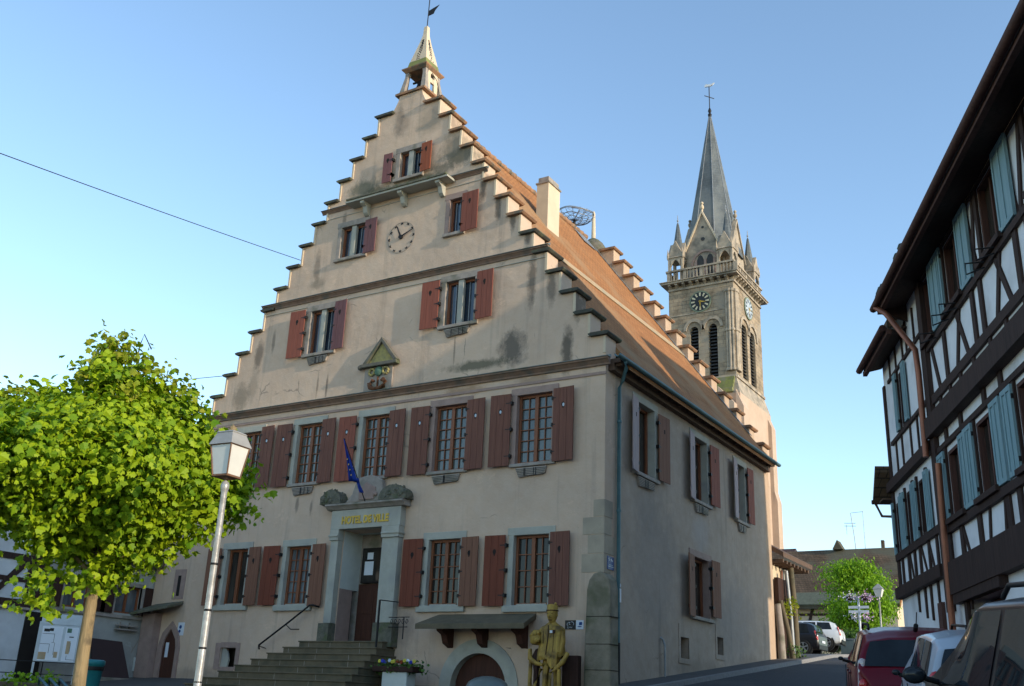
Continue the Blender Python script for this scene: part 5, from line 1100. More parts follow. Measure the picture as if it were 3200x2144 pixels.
for i in range(3):
    a = v(-.962+.008*i, 27.5); b = v(-.952+.008*i, 26.5); mb.path([(a.x, a.y, gz(a.y)), (a.x, a.y, 1.86), (b.x, b.y, 1.62), (b.x, b.y, gz(b.y))], .035)
mb.build('frame', 'zincblue', BR)
bp = v(-.9215, 25); g = gz(bp.y)
BN = thing('litter_bin', (bp.x, bp.y, g), 'teal plastic litter bin half hidden behind the maple trunk', 'bin')
MB().lathe((bp.x, bp.y, g), [(.17, 0), (.22, .8), (.245, .82), (.245, .9), (.2, .92), (.2, .6)], 20).build('body', 'binteal', BN); MB().lathe((bp.x, bp.y, g), [(.235, .7), (.24, .74), (.235, .78)], 20).build('band', 'iron', BN)

# ------------------------------------------------------------------ maple tree
tp = v(-.93, 15.0); g = gz(tp.y); TC = v(-.952, 15.0); rr = Vector((math.cos(.952), math.sin(.952), 0)); fd = Vector((-math.sin(.952), math.cos(.952), 0))
TR_ = thing('maple_tree', (tp.x, tp.y, g), 'round pollarded maple with bright yellow-green leaves behind the near street lamp', 'tree')
mb = MB(); mb.path([(tp.x, tp.y, g-.1), (tp.x+.01, tp.y, g+.5), (tp.x-.03, tp.y, g+1.2), (tp.x-.05, tp.y, 2.75), (tp.x-.1, tp.y+.02, 3.5)], [.115, .095, .085, .075, .07], 14); tr = mb.build('trunk', 'bark', TR_)
rnd = random.Random(11); lobes = [(.4, 4.55, 0, 1.15), (1.25, 4.6, .1, .75), (-.6, 4.6, 0, .92), (-1.4, 4.4, 0, .72), (.1, 5.3, 0, .66), (.75, 5.25, .1, .5), (-.55, 5.1, 0, .52), (1.3, 5.0, 0, .48), (.03, 5.8, 0, .3), (.03, 6.02, 0, .19), (.03, 6.22, 0, .1), (.5, 5.65, 0, .26), (1.75, 4.62, .1, .38), (1.78, 4.25, 0, .3), (1.2, 3.95, 0, .5),
      (.6, 3.65, 0, .52), (-.1, 3.75, 0, .55), (-.8, 4.0, 0, .48), (.45, 3.2, .1, .28), (-.3, 3.4, 0, .24), (-1.05, 4.85, 0, .42), (-1.9, 4.4, 0, .55), (-.36, 2.78, 0, .17), (-.3, 3.0, 0, .13), (.25, 3.0, 0, .16), (-1.3, 5.15, .1, .22), (.95, 5.6, 0, .2), (1.95, 4.45, .2, .2),
      (.3, 4.5, -.85, .75), (-.6, 4.5, -.85, .7), (1.0, 4.5, -.6, .55), (-1.2, 4.4, -.6, .5), (.1, 5.0, -.55, .5), (.3, 3.95, -.65, .45), (-.5, 4.0, -.6, .42), (.4, 4.5, .9, .75), (-.6, 4.5, .9, .7), (.1, 5.0, .6, .5)]
bl = [((TC+rr*a+fd*c).x, (TC+rr*a+fd*c).y, z, r) for a, z, c, r in lobes]
leafball('crown', 'leaf', TR_, bl, 38000, .1, 21, shell=.5)
tips = [(x+rnd.gauss(0, .2)*r, y+rnd.gauss(0, .2)*r, z+r*(1.0+.15*rnd.random()), .12) for x, y, z, r in bl if z > 4.7 for _ in range(2)]
leafball('young_shoots', 'leaftip', TR_, tips, 900, .09, 8, squash=1.5)
mb = MB()
for x, y, z, r in bl[:20]: p0 = Vector((tp.x-.06, tp.y, 2.9+.5*rnd.random())); p1 = Vector((x, y, z)); mb.path([p0, p0.lerp(p1, .5)+Vector((rnd.gauss(0, .08), rnd.gauss(0, .08), .1)), p1, p1+Vector((rnd.gauss(0, .1), 0, r*.8))], [.035, .022, .012, .005], 5)
mb.build('branch', 'bark', TR_)

# near street lamp
lp = v(-.832, 12.0); g = gz(lp.y)
LP = thing('street_lamp', (lp.x, lp.y, g), 'grey lantern street lamp with white panes and a bright pole in front of the maple', 'street lamp', 'lantern street lamps')
zk = 3.9
MB().lathe((lp.x, lp.y, 0), [(.065, g-.05), (.065, g+.3), (.044, g+.4), (.040, 2.2), (.034, zk-.1), (.045, zk-.06), (.05, zk-.02), (.04, zk+.02), (.014, zk+.04), (.012, zk+.12)], 16).build('pole', 'aluminium', LP)
mb = MB()
for i, (z, s) in enumerate([(1.75, 1), (2.1, -1), (2.5, 1), (3.0, -1), (1.5, -1)]): mb.lathe((lp.x, lp.y, z), [(.041, -.012), (.044, 0), (.041, .012)], 12)
mb.build('pole_strap', 'iron', LP)
ang = rad(4); ca, sa = math.cos(ang), math.sin(ang)
def sqr(w, z): return [Vector((lp.x+(a*ca-b*sa)*w, lp.y+(a*sa+b*ca)*w, z)) for a, b in ((-1, -1), (1, -1), (1, 1), (-1, 1))]
z0, z1 = zk+.08, zk+.44
LG = MB().loft([sqr(.106, z0+.02), sqr(.150, z1)], False, False).build('lantern_glass', 'lampglass', LP)
mb = MB(); A, Bq = sqr(.108, z0), sqr(.154, z1)
for i in range(4): mb.tube(A[i], Bq[i], .009, n=6); mb.tube(A[i], A[(i+1) % 4], .009, n=6); mb.tube(Bq[i], Bq[(i+1) % 4], .01, n=6)
mb.loft([sqr(.04, z0-.03), sqr(.112, z0+.0), sqr(.108, z0+.02)], False); mb.build('lantern_frame', 'lampbrown', LP)
mb = MB(); mb.loft([sqr(.172, z1+.0), sqr(.165, z1+.02), sqr(.118, z1+.14), sqr(.124, z1+.15), sqr(.11, z1+.165)], False); rf = mb.build('lantern_roof', 'lampgrey', LP)
mb = MB(); mb.lathe((lp.x, lp.y, z1+.165), [(.05, 0), (.06, .02), (.035, .04), (.045, .06), (.02, .08), (.005, .1)], 12); mb.build('lantern_finial', 'bark', rf)

# overhead wires
def wire(name, a, b, sag, label):
    o = thing(name, tuple(a), label, 'wire', 'overhead wires fixed to the stepped gable'); a, b = Vector(a), Vector(b); a = b+(a-b)*2.4
    MB().path([a.lerp(b, t)-Vector((0, 0, sag*4*t*(1-t))) for t in [i/24 for i in range(25)]], .012, 5).build('cable', 'iron', o)
def pw(x, y, Y):     # point at depth Y under photo direction (slope, azimuth)
    return v(x, (Y-CAMP.y)/math.cos(x))+Vector((0, 0, 1.6+y*(Y-CAMP.y)/math.cos(x)))
wire('overhead_wire', tuple(pw(-1.15, .50, -14)), (-11.95, .3, 16.0), .25, 'upper overhead wire ending halfway up the stepped gable')
wire('overhead_wire', tuple(pw(-1.15, .235, -9)), (-15.0, .3, 12.2), .5, 'lower overhead wire passing behind the maple to the gable foot')

# ------------------------------------------------------------------ flag, flower box, statue, shell by the wall
FG = thing('european_flag', (-7.75, -.3, 7.15), 'furled blue flag with small gold stars on an angled pole over the entrance', 'flag')
P0, P1 = Vector((-7.68, -.2, 7.12)), Vector((-7.78, -1.3, 8.82))
MB().tube(P0, P1, .016, .012, 8).ball(P1, .03, 6).build('pole', 'iron', FG)
mb = MB(); rows = []; EC = Vector((-7.74, -.76, 7.74))
for i in range(14):
    t = i/13; c = P1.lerp(EC, t)-Vector((0, .02, .01)); w = .015+.27*t; rows.append([c+Vector((w*(q-.55), .05*math.sin(q*12+i*.25)*(.3+t), -.10*t*abs(q-.5)-.05*q*t)) for q in [k/10 for k in range(11)]])
mb.loft(rows, True, False, False); rows = []
for i in range(8):
    t = i/7; rows.append([Vector((-7.68+.1*t+(.17-.06*t)*(q-.5), -.72+.16*t+.035*math.sin(q*10+i*.5), 7.78-.4*t)) for q in [k/7 for k in range(8)]])
mb.loft(rows, True, False, False); fl = mb.build('cloth', 'flag', FG)
sm = fl.modifiers.new('thickness', 'SOLIDIFY'); sm.thickness = .008
mb = MB()
for k in range(4):
    c = P1.lerp(EC, .5+.13*k)+Vector((.02, -.1, -.02)); F = Fr(c, (1, 0, 0), (0, -1, 0)); mb.ext(F, [((.03 if i % 2 == 0 else .012)*math.sin(PI*i/5), (.03 if i % 2 == 0 else .012)*math.cos(PI*i/5)) for i in range(10)], .0, .01)
mb.build('gold_star', 'gold', fl)
FB = thing('flower_box', (-5.7, -1.1, 2.1), 'grey pedestal planter with yellow, blue and white flowers beside the entrance steps', 'planter')
B('pedestal', 'porchwhite', FB, (-5.75, -4.95, 1.7, 2.42, .85, 1.25), bevel=.02); B('trough', 'barrel', FB, (-6.05, -4.75, 2.42, 2.56, .8, 1.3), bevel=.02)
for nm, m, ss, sc in (('foliage', 'hedge', [(-6+.12*i, -1.05+.1*math.sin(i*2), 2.58, .09) for i in range(11)], 500),): leafball(nm, m, FB, ss, sc, .07, 6)
M['fy'] = mat('yellow_petal', (.7, .6, .08), bump=0); M['fb'] = mat('blue_petal', (.05, .07, .5), bump=0); M['fw'] = mat('white_petal', (.7, .78, .85), bump=0); M['fr'] = mat('rust_petal', (.4, .08, .03), bump=0)
rnd = random.Random(3)
for i, m in enumerate(['fy', 'fb', 'fb', 'fw', 'fy', 'fy', 'fr', 'fr', 'fy', 'fw', 'fb', 'fy']):
    x = -5.95+.105*i; y = -1.12-.08*rnd.random(); z = 2.66+.05*rnd.random(); mb = MB()
    for k in range(6): t = k*PI/3; mb.ball((x+.028*math.cos(t), y, z+.028*math.sin(t)), .024, 4)
    mb.build('flower', m, FB)

# carved wooden watchman
SX, SY = -1.0, -.75; g = gz(SY)-.12
WT = thing('wooden_statue', (SX, SY, g), 'carved yellow wooden statue of a standing man in hat and long coat', 'statue')
def skin(name, m, parent, V, E, R, sub=2):
    off = OFF.get(parent.name, Vector((0, 0, 0))); me = bpy.data.meshes.new(name); me.from_pydata([tuple(Vector(q)-off) for q in V], E, [])
    o = bpy.data.objects.new(name, me); COL.objects.link(o); o.parent = parent; OFF[o.name] = off
    s = o.modifiers.new('skin', 'SKIN'); s.use_smooth_shade = True
    for i, r in enumerate(R): me.skin_vertices[0].data[i].radius = (r, r) if not isinstance(r, tuple) else r
    me.skin_vertices[0].data[0].use_root = True
    o.modifiers.new('sub', 'SUBSURF').render_levels = sub; o.modifiers['sub'].levels = sub
    me.materials.append(M[m]); return o
b = lambda x, y, z: (SX+x, SY+y, g+z*1.07)
V = [b(0, 0, .98), b(.0, 0, 1.25), b(0, 0, 1.5), b(0, 0, 1.62), b(-.11, 0, .9), b(-.14, -.03, .5), b(-.15, 0, .06), b(-.17, -.14, .03), b(.11, 0, .9), b(.14, .02, .5), b(.15, 0, .06), b(.18, -.13, .03),
     b(-.25, 0, 1.45), b(-.37, -.08, 1.22), b(-.26, -.28, 1.2), b(-.2, -.33, 1.24), b(.25, 0, 1.45), b(.31, -.04, 1.18), b(.30, -.1, .98), b(.29, -.12, .90), b(0, -.02, 1.72)]
skin('body', 'statue', WT, V, [(0, 1), (1, 2), (2, 3), (3, 20), (0, 4), (4, 5), (5, 6), (6, 7), (0, 8), (8, 9), (9, 10), (10, 11), (2, 12), (12, 13), (13, 14), (14, 15), (2, 16), (16, 17), (17, 18), (18, 19)],
     [(.22, .16), (.2, .15), (.24, .15), .07, .12, .085, .07, .06, .12, .085, .07, .06, .10, .095, .07, .055, .10, .09, .06, .055, .08])
n = 28; mb = MB(); rings = []        # long boxy coat with a ragged carved hem
for z, rx, ry in ((.86, .38, .27), (.94, .37, .26), (1.1, .34, .23), (1.3, .345, .21), (1.46, .345, .19), (1.53, .27, .15), (1.58, .11, .1)):
    rings.append([Vector(b(rx*math.copysign(abs(math.cos(2*PI*i/n))**.75, math.cos(2*PI*i/n))*(1+.03*math.sin(i*5+z)), ry*math.sin(2*PI*i/n)*(1+.06*math.cos(i*4)), z+(.06*math.sin(i*1.7)+.07*math.cos(2*PI*i/n) if z < .9 else 0))) for i in range(n)])
mb.loft(rings, False); ct = mb.build('coat', 'statue', WT)
mb = MB(); mb.ext(Fr(b(0, -.2, 0)[:2]+(g,), (1, 0, 0), (0, -1, 0)), [(-.02, .98), (.14, 1.0), (.3, 1.04), (.26, .7), (.12, .62), (.02, .78)], -.05, .06); mb.build('coat_tail', 'statue', WT, bevel=.02)
mb = MB(); mb.path([b(0, -.19, 1.55), b(.0, -.225, 1.2), b(-.02, -.265, .9)], .011, 5).path([b(.14, -.19, 1.42), b(.15, -.215, 1.1), b(.15, -.25, .9)], .009, 5).path([b(-.14, -.19, 1.42), b(-.12, -.22, 1.15)], .008, 5); mb.build('carved_groove', 'barrel', ct)
B('badge', 'signwhite', ct, (.06, .13, 1.47, 1.53, .2, .23), fr=Fr((SX, SY, g), (1, 0, 0), (0, -1, 0))); B('badge_mark', 'barrel', ct, (.135, .19, 1.46, 1.54, .2, .232), fr=Fr((SX, SY, g), (1, 0, 0), (0, -1, 0)))
mb = MB(); prof = [(.04, 1.58), (.07, 1.62), (.11, 1.70), (.13, 1.77), (.135, 1.86), (.13, 1.92)]
mb.loft([[Vector(b(r*math.cos(2*PI*i/16), -.02+r*1.05*math.sin(2*PI*i/16), z)) for i in range(16)] for r, z in prof], True)
mb.add([b(-.018, -.145, 1.80), b(.018, -.145, 1.80), b(.032, -.14, 1.72), b(-.032, -.14, 1.72), b(0, -.195, 1.73)], [(0, 1, 4), (1, 2, 4), (2, 3, 4), (3, 0, 4)])
for s in (-1, 1): mb.ball(b(s*.135, -.01, 1.78), .025, 5, (.5, 1, 1.3))
hd = mb.build('head', 'statue', WT)
mb = MB()
for s in (-1, 1): mb.ball(b(s*.05, -.14, 1.81), .017, 5, (1.3, .6, .7))
mb.box(Fr(b(0, -.13, 0)[:2]+(g,), (1, 0, 0), (0, -1, 0)), -.04, .04, 1.775, 1.79, -.02, .012); mb.build('eyes_and_mouth', 'barrel', hd)
mb = MB(); mb.lathe(b(0, -.02, 1.87), [(.14, 0), (.15, .02), (.14, .035), (.13, .04), (.14, .13), (.10, .16), (.02, .17)], 18).ball(b(.10, -.05, 2.03), .035, 5).ball(b(-.09, -.06, 2.0), .03, 5); ht = mb.build('hat', 'statue', WT)
MB().lathe(b(0, -.02, 1.87), [(.151, .0), (.153, .012), (.151, .024)], 18).build('hat_band', 'barrel', ht)
mb = MB(); mb.lathe(b(-.38, -.1, 1.12), [(.1, 0), (.15, .05), (.16, .18), (.13, .29), (.08, .35)], 12)
for i in range(11): t = i*.7; mb.ball(b(-.38+.13*math.cos(t), -.1+.13*math.sin(t), 1.2+.022*i), .05, 4)
mb.build('held_bundle', 'statue', WT)
for s, x in ((-1, -.2), (1, .27)):
    hx = (b(-.2, -.33, 1.24) if s < 0 else b(.29, -.12, .90)); mb = MB()
    for k in range(4): mb.path([Vector(hx)+Vector((-.03+.02*k, 0, 0)), Vector(hx)+Vector((-.032+.022*k, -.035, -.03)), Vector(hx)+Vector((-.03+.02*k, -.03, -.065-.006*(k in (1, 2))))], [.011, .01, .008], 6)
    mb.path([Vector(hx)+Vector((-s*.035, -.01, .01)), Vector(hx)+Vector((-s*.055, -.035, -.02))], [.012, .009], 6); mb.build('hand', 'statue', WT)
WA = thing('wooden_armchair', (SX, SY+.2, g), 'dark rough wooden armchair frame with twisted yellow branches around the statue', 'chair')
mb = MB(); mb.box(W_, SX+.18, SX+.62, g+.0, g+.98, -(SY+.38), -(SY+.2)); mb.ext(W_, [(SX-.62, g+.2), (SX-.5, g+.2), (SX-.5, g+1.05), (SX-.35, g+1.1), (SX-.36, g+1.18), (SX-.58, g+1.12), (SX-.68, g+.95), (SX-.62, g+.6)], -(SY+.35), -(SY+.2)); mb.build('backrest', 'barrel', WA, bevel=.02)
for pts, r in (([(-.55, -.1, 1.02), (-.5, -.18, .82), (-.32, -.22, .72), (-.1, -.25, .68)], [.05, .06, .055, .04]), ([(.5, -.1, .95), (.42, -.2, .75), (.25, -.25, .6), (.1, -.25, .5), (.05, -.2, .0)], [.05, .06, .05, .05, .05]), ([(-.52, -.1, .8), (-.52, -.12, .3), (-.5, -.1, 0)], [.05, .05, .07]), ([(.32, -.2, .6), (.34, -.22, .2), (.34, -.2, 0)], [.05, .05, .06]), ([(-.12, -.28, .6), (-.25, -.38, .2), (-.28, -.4, 0)], [.045, .05, .05]), ([(.03, -.3, .66), (.0, -.32, .3), (.0, -.3, 0)], [.055, .055, .06])):
    MB().path([b(*q) for q in pts], r, 9).build('branch', 'statue', WA)
dm = F_ = None
sp0 = (-1.55, -2.7); g = gz(sp0[1])
GS = thing('domed_bollard', (sp0[0], sp0[1], g), 'grey-green domed stone bollard standing in front of the wooden statue', 'bollard')
MB().lathe((sp0[0], sp0[1], g-.1), [(.5, 0), (.52, .15), (.5, .3), (.43, .42), (.30, .5), (.12, .545), (.01, .55)], 24).build('dome', 'domegrey', GS); MB().ball((sp0[0]-.1, sp0[1]-.36, g+.22), .13, 6, (1, .4, 1)).build('patch', 'palestone', GS)
GP = thing('guard_pipe', (.12, 3.5, 2.5), 'thin galvanised pipe rising from the pavement against the side wall', 'pipe')
MB().path([(.1, 3.55, 2.45), (.1, 3.55, 3.45), (.06, 3.5, 3.6), (.0, 3.48, 3.65)], .03).build('tube', 'zincgrey', GP)
# ------------------------------------------------------------------ up the street
SHD = thing('lean_to_barn', (-3, 15.5, 3.9), 'sunlit cream lean-to barn with a brown tiled eave behind the town hall', 'barn')
B('wall', 'cream', SHD, (-8, -.25, 3.2, 7.2, -15.4, -13.62)); B('grey_pier', 'greyrender', SHD, (-8, -.22, 3.3, 7.2, -16.6, -15.4))
mb = MB(); mb.ext(Fr((0, 13.62, 0), (1, 0, 0), (0, 1, 0)), [(.42, 7.25), (-5, 10.2), (-5, 10.45), (.42, 7.42)], 0, 3.7); mb.build('roof', 'soffit', SHD)
mb = MB(); y = 13.8
while y < 17.2: mb.box(W_, -.25, .34, 7.08, 7.2, -y-.12, -y); y += .45
mb.build('rafter_end', 'soffit', SHD)
B('red_jamb', 'copper', SHD, (-.2, -.17, 3.8, 7.0, -15.38, -15.28))
OG = thing('old_gate', (.1, 14.6, 3.7), 'weathered wooden gate posts and leaning planks beside the barn', 'gate')
for x0, y0, x1, y1, h, r, m in ((.12, 13.9, .05, 13.85, 2.0, .13, 'stone'), (.42, 14.3, .12, 14.0, 2.1, .09, 'greystone'), (.2, 15.0, .1, 14.9, 3.2, .08, 'zincgrey'), (.15, 15.6, .1, 15.5, 3.4, .12, 'greystone')):
    MB().path([(x0, y0, gz(y0)-.1), ((x0+x1)/2+.03, (y0+y1)/2, gz(y0)+h/2), (x1, y1, gz(y0)+h)], [r*1.15, r, r*.9], 8).build('post', m, OG)
B('plank_door', 'barrel', OG, (-.15, .0, 3.6, 6.6, -15.3, -14.2)); leafball('root_tangle', 'hedge', OG, [(.35, 14.4, 4.0, .25), (.4, 15.0, 4.0, .2)], 160, .08, 3)
leafball('yellow_vine', 'leaftip', OG, [(.1, 14.2+.25*i, 5.6-.25*math.sin(i*1.4), .16) for i in range(6)], 260, .1, 12)
# long brown roofed house
BH = thing('long_tiled_house', (-9, 50, 6), 'long house with a vast brown tiled roof and half-timbered front behind the round tree', 'house')
B('wall', 'cream', BH, (-20, -2.45, 5.2, 9.2, -56, -46.6)); mb = MB(); mb.ext(Fr((-20, 0, 0), (0, 1, 0), (1, 0, 0)), [(46.6, 9.1), (56, 9.1), (51.2, 13.0)], .01, 17.55); mb.build('gable', 'cream', BH)
mb = MB(); mb.ext(Fr((-20.3, 0, 0), (0, 1, 0), (1, 0, 0)), [(46.0, 8.75), (47.2, 9.75), (51.2, 13.05), (56.6, 8.8), (56.6, 9.0), (51.2, 13.35), (47.1, 9.98), (45.95, 8.98)], 0, 18.15); br_ = mb.build('roof', 'roofbrown', BH)
mb = MB(); mb.add([(-20.3, 45.9, 8.95), (-2.15, 45.9, 8.95), (-2.15, 46.9, 9.82), (-20.3, 46.9, 9.82)], [(0, 1, 2, 3)]); mb.ext(Fr((-20.3, 0, 0), (0, 1, 0), (1, 0, 0)), [(45.9, 8.97), (46.9, 9.84), (46.88, 9.9), (45.88, 9.03)], 0, 18.15); mb.build('mossy_eave', 'lichenroof', br_)
mb = MB(); F = Fr((0, 46.6, 0), (1, 0, 0), (0, -1, 0))
for a, b_, c, d in [(-14, -2.45, 8.35, 8.5), (-14, -2.45, 7.3, 7.5), (-9.0, -8.8, 7.3, 9), (-6.7, -6.5, 7.3, 8.4), (-11, -10.8, 7.3, 9), (-5, -4.8, 7.3, 9)]: mb.box(F, a, b_, c, d, .003, .05)
for u, s in ((-8.2, .45), (-10.2, .4), (-6.0, -.4)): mb.ext(F, [(u-.1, 7.5), (u+.1, 7.5), (u+s+.1, 9), (u+s-.1, 9)], .002, .04)
mb.build('timber_frame', 'timber', BH)
mb = MB(); mb.ext(F, [(-7.3, 13.3), (-6.6, 13.3), (-6.95, 13.95)], -5, -4); mb.box(F, -4.1, -3.9, 13.1, 13.9, -5, -4.7); mb.build('roof_vent', 'roofbrown', br_)
B('red_verge', 'rooftile', br_, (-2.149, -2.1, 8.8, 9.0, -56.6, -56)); mb = MB(); mb.ext(Fr((-2.14, 0, 0), (0, 1, 0), (1, 0, 0)), [(45.95, 8.98), (51.2, 13.38), (56.6, 9.02), (56.6, 8.8), (51.2, 13.1), (45.95, 8.72)], 0, .06); mb.build('verge_tiles', 'rooftile', br_)
AN = thing('roof_antenna', (-5.8, 51.2, 13.3), 'tall roof antenna with cross bars on the brown roof ridge', 'antenna')
mb = MB(); mb.path([(-5.8, 51.2, 13.2), (-5.85, 51.2, 14.2), (-6.0, 51.2, 15.9)], .028, 6).path([(-5.15, 51.2, 13.2), (-5.15, 51.2, 16)], .02, 6).path([(-6.0, 51.2, 15.9), (-5.15, 51.2, 15.95)], .015, 5)
for z in (15.2, 15.0): mb.path([(-6.5, 51.2, z), (-5.7, 51.2, z-.05)], .018, 5)
mb.path([(-6.35, 51.2, 14.4), (-6.35, 51.2, 15.1)], .018, 5); mb.build('mast', 'zincgrey', AN)
plainhouse('house', -21, -12.9, 56.7, 62.5, 12.6, 14.6, 'x', 'small red-roofed house between the church and the long brown roof', rm='boardbrown')
# round green tree
q = v(-.2345, 64); g = gz(q.y)
FT = thing('round_tree', (q.x, q.y, g), 'dense round green tree in front of the long brown roof', 'tree')
MB().path([(q.x, q.y, g-.2), (q.x+.05, q.y, g+1), (q.x, q.y, 8.2)], [.2, .15, .1], 10).build('trunk', 'bark', FT)
rnd = random.Random(5); bl = [(q.x, q.y, 8.6, 1.75)]
for i in range(34):
    t = rnd.random()*2*PI; ph = rnd.random()*PI-PI/2; r = 1.55; bl.append((q.x+r*math.cos(t)*math.cos(ph), q.y+r*math.sin(t)*math.cos(ph), 8.6+1.45*math.sin(ph), .65+.3*rnd.random()))
for i in range(22): t = rnd.random()*2*PI; r = rnd.random()*1.5; bl.append((q.x+r*math.cos(t), q.y+r*math.sin(t), 10.15+.55*rnd.random()-.25*r, .26))
leafball('crown', 'leaffar', FT, bl, 15000, .17, 31, hang=1.2, squash=1.1)
hb = v(-.241, 60); g = gz(hb.y)
HD = thing('hedge', (hb.x, hb.y, g), 'low clipped hedge at the foot of the round tree', 'hedge')
leafball('leaves', 'hedge', HD, [(hb.x-1.4+.35*i, hb.y+.3*math.sin(i), g+.6+.25*(i > 2), .5) for i in range(9)], 4200, .12, 7, hang=1.2)
UBX = v(-.2435, 59); g = gz(UBX.y); BX = thing('utility_cabinet', (UBX.x, UBX.y, g), 'small blue-grey utility cabinet beside the white hatchback', 'cabinet')
B('case', 'domegrey', BX, (UBX.x-.35, UBX.x+.4, g, g+.75, -UBX.y-.3, -UBX.y), bevel=.03); B('lid', 'zincgrey', BX, (UBX.x-.38, UBX.x+.43, g+.75, g+.8, -UBX.y-.33, -UBX.y+.03))
q = v(-.2133, 58); g = gz(q.y)
FL_ = thing('street_lamp', (q.x, q.y, g), 'slender lantern street lamp in front of the round green tree', 'street lamp', 'lantern street lamps')
MB().lathe((q.x, q.y, 0), [(.09, g), (.08, g+.6), (.05, g+.8), (.04, 7.9), (.07, 7.95), (.03, 8.0)], 10).build('pole', 'aluminium', FL_)
MB().loft([[Vector((q.x+a*w, q.y+b_*w, z)) for a, b_ in ((-1, -1), (1, -1), (1, 1), (-1, 1))] for w, z in ((.12, 8.0), (.23, 8.4))], False).build('lantern_glass', 'lampglass', FL_); MB().loft([[Vector((q.x+a*w, q.y+b_*w, z)) for a, b_ in ((-1, -1), (1, -1), (1, 1), (-1, 1))] for w, z in ((.26, 8.4), (.1, 8.6), (.02, 8.68))], False).build('lantern_roof', 'lampgrey', FL_)
q = v(-.2312, 56); g = gz(q.y)
SPT = thing('signpost', (q.x, q.y, g), 'white signpost with paired boards and pink flower baskets up the street', 'signpost')
MB().tube((q.x, q.y, g-.1), (q.x, q.y, 7.7), .055).build('pole', 'signwhite', SPT)
for s in (-1, 1):
    B('sign_board', 'signwhite', SPT, *[(q.x+min(s*.05, s*.5), q.x+max(s*.05, s*.5), z, z+.13, -q.y+.06, -q.y+.09) for z in (7.2, 6.98)])
    o = MB().ball((q.x+s*.38, q.y, 7.72), .2, 6, (1.3, 1, .6)).build('flower_basket', 'barrel', SPT)
    M['pink'+str(s)] = mat('pink_petal', (.72, .5, .7) if s > 0 else (.7, .68, .75), bump=0); leafball('blossom', 'pink'+str(s), o, [(q.x+s*.38+dx, q.y, 7.8, .16) for dx in (-.12, .12)], 150, .09, 4)
    leafball('blossom', 'pink'+str(s), o, [(q.x+s*.3, q.y, 6.85, .12)], 50, .09, 4)

